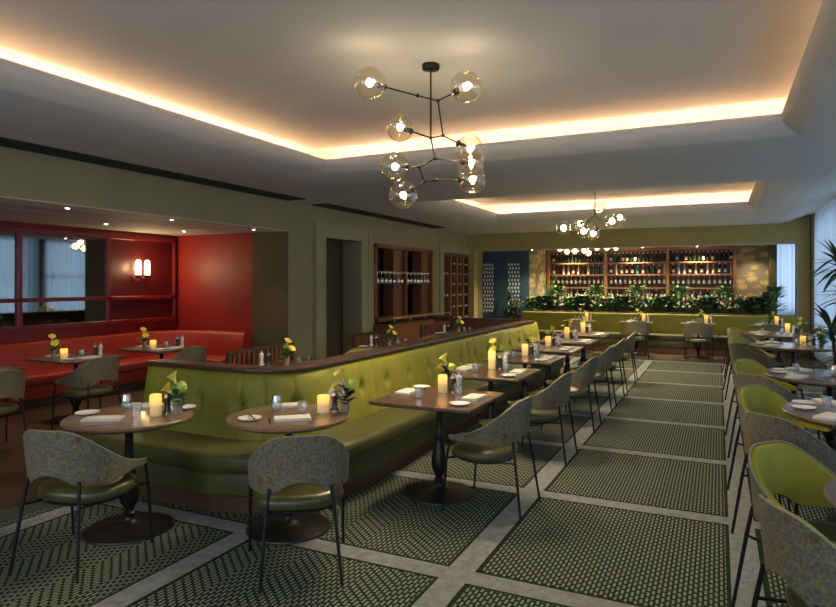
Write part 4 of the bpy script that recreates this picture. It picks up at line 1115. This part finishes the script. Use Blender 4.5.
bar0, bar1 = V3(558, 246, D3), V3(619, 245.5, D3 + .2)
R_ = lambda p: tuple(p - loc3)
s3 = V3(588, 245.7, D3 + .1)
chandelier(tuple(loc3), 'low hanging row chandelier of small glowing globes before the bar shelves', [(R_(bar0), R_(s3)), (R_(s3), R_(bar1))],
           [(R_(V3(x, y, D3 + .1 * (i % 2))), R_(bar0 + (bar1 - bar0) * ((x - 558) / 61))) for i, (x, y) in enumerate(pts3)], R_(s3), .095, .006, 'row_chandelier', bf=.6, bp=1.2)

# ------------------------------------------------------------------ lights
def area(name, loc, rot, sx, sy, e, col):
    l = bpy.data.lights.new(name, 'AREA'); l.shape = 'RECTANGLE'; l.size = sx; l.size_y = sy; l.energy = e; l.color = col
    o = bpy.data.objects.new(name, l); COL.objects.link(o); o.location = loc; o.rotation_euler = rot; return o
WARM = (1, .61, .36)
def cove(c, pw):
    x0, x1, y0, y1 = c; o = .55; z = ZL - .0
    for xx, s in ((x0 - o, 1), (x1 + o, -1)):
        area('cove_led', (xx, (y0 + y1) / 2, z), (pi, -s * 1.2, 0), .05, y1 - y0 + 1.0, pw * (y1 - y0), WARM)
    for yy, s in ((y0 - o, 1), (y1 + o, -1)):
        area('cove_led', ((x0 + x1) / 2, yy, z), (pi + s * 1.2, 0, 0), x1 - x0 + 1.0, .05, pw * (x1 - x0), WARM)
cove(C1, 5.2); cove(C2, 5.2)
for x0, x1 in ((-6.2, -3.6), (-2.9, -.3), (.2, 1.7)): area('daylight', ((x0 + x1) / 2, -2.5, 1.65), (pi / 2, 0, 0), x1 - x0, 2.3, 11 * (x1 - x0), (.85, .92, 1.0))  # added foreground fill, shining in through the made-up front windows
for y0, y1 in bays[:5]:
    area('daylight', (XR + .75, (y0 + y1) / 2, 1.85), (0, pi / 2, 0), 2.9, y1 - y0, 24 * (y1 - y0), (.62, .80, 1.0))
area('daylight', (1.75, YS + .8, 1.7), (-pi / 2, 0, 0), .7, 2.2, 10, (.62, .80, 1.0))
for s in (-1, 1):
    l = bpy.data.lights.new('wall_lamp_bulb', 'POINT'); l.energy = 7; l.color = (1, .7, .36); l.shadow_soft_size = .05
    o = bpy.data.objects.new('wall_lamp_bulb', l); COL.objects.link(o); o.location = (RXW + .17, SY + s * .075, SZ + .0)

w = bpy.data.worlds.new('World'); sc.world = w; w.use_nodes = True
bg = w.node_tree.nodes['Background']; bg.inputs[0].default_value = (.55, .72, 1, 1); bg.inputs[1].default_value = .6

# ------------------------------------------------------------------ camera
cam = bpy.data.cameras.new('camera'); co = bpy.data.objects.new('camera', cam); COL.objects.link(co)
cam.sensor_width = 36; cam.lens = 36 * 630 / 836; cam.clip_start = .05
cam.shift_y = -(303.5 - 283) / 836
co.location = (0, 0, 1.68); co.rotation_euler = (pi / 2, 0, YAW)
sc.camera = co
sc.view_settings.view_transform = 'Standard'; sc.view_settings.look = 'None'; sc.view_settings.gamma = 1; sc.view_settings.use_curve_mapping = False
sc.view_settings.exposure = 0.95
sc.cycles.max_bounces = 8; sc.cycles.diffuse_bounces = 4; sc.cycles.transparent_max_bounces = 24; sc.cycles.sample_clamp_indirect = 6
sc.cycles.use_denoising = True
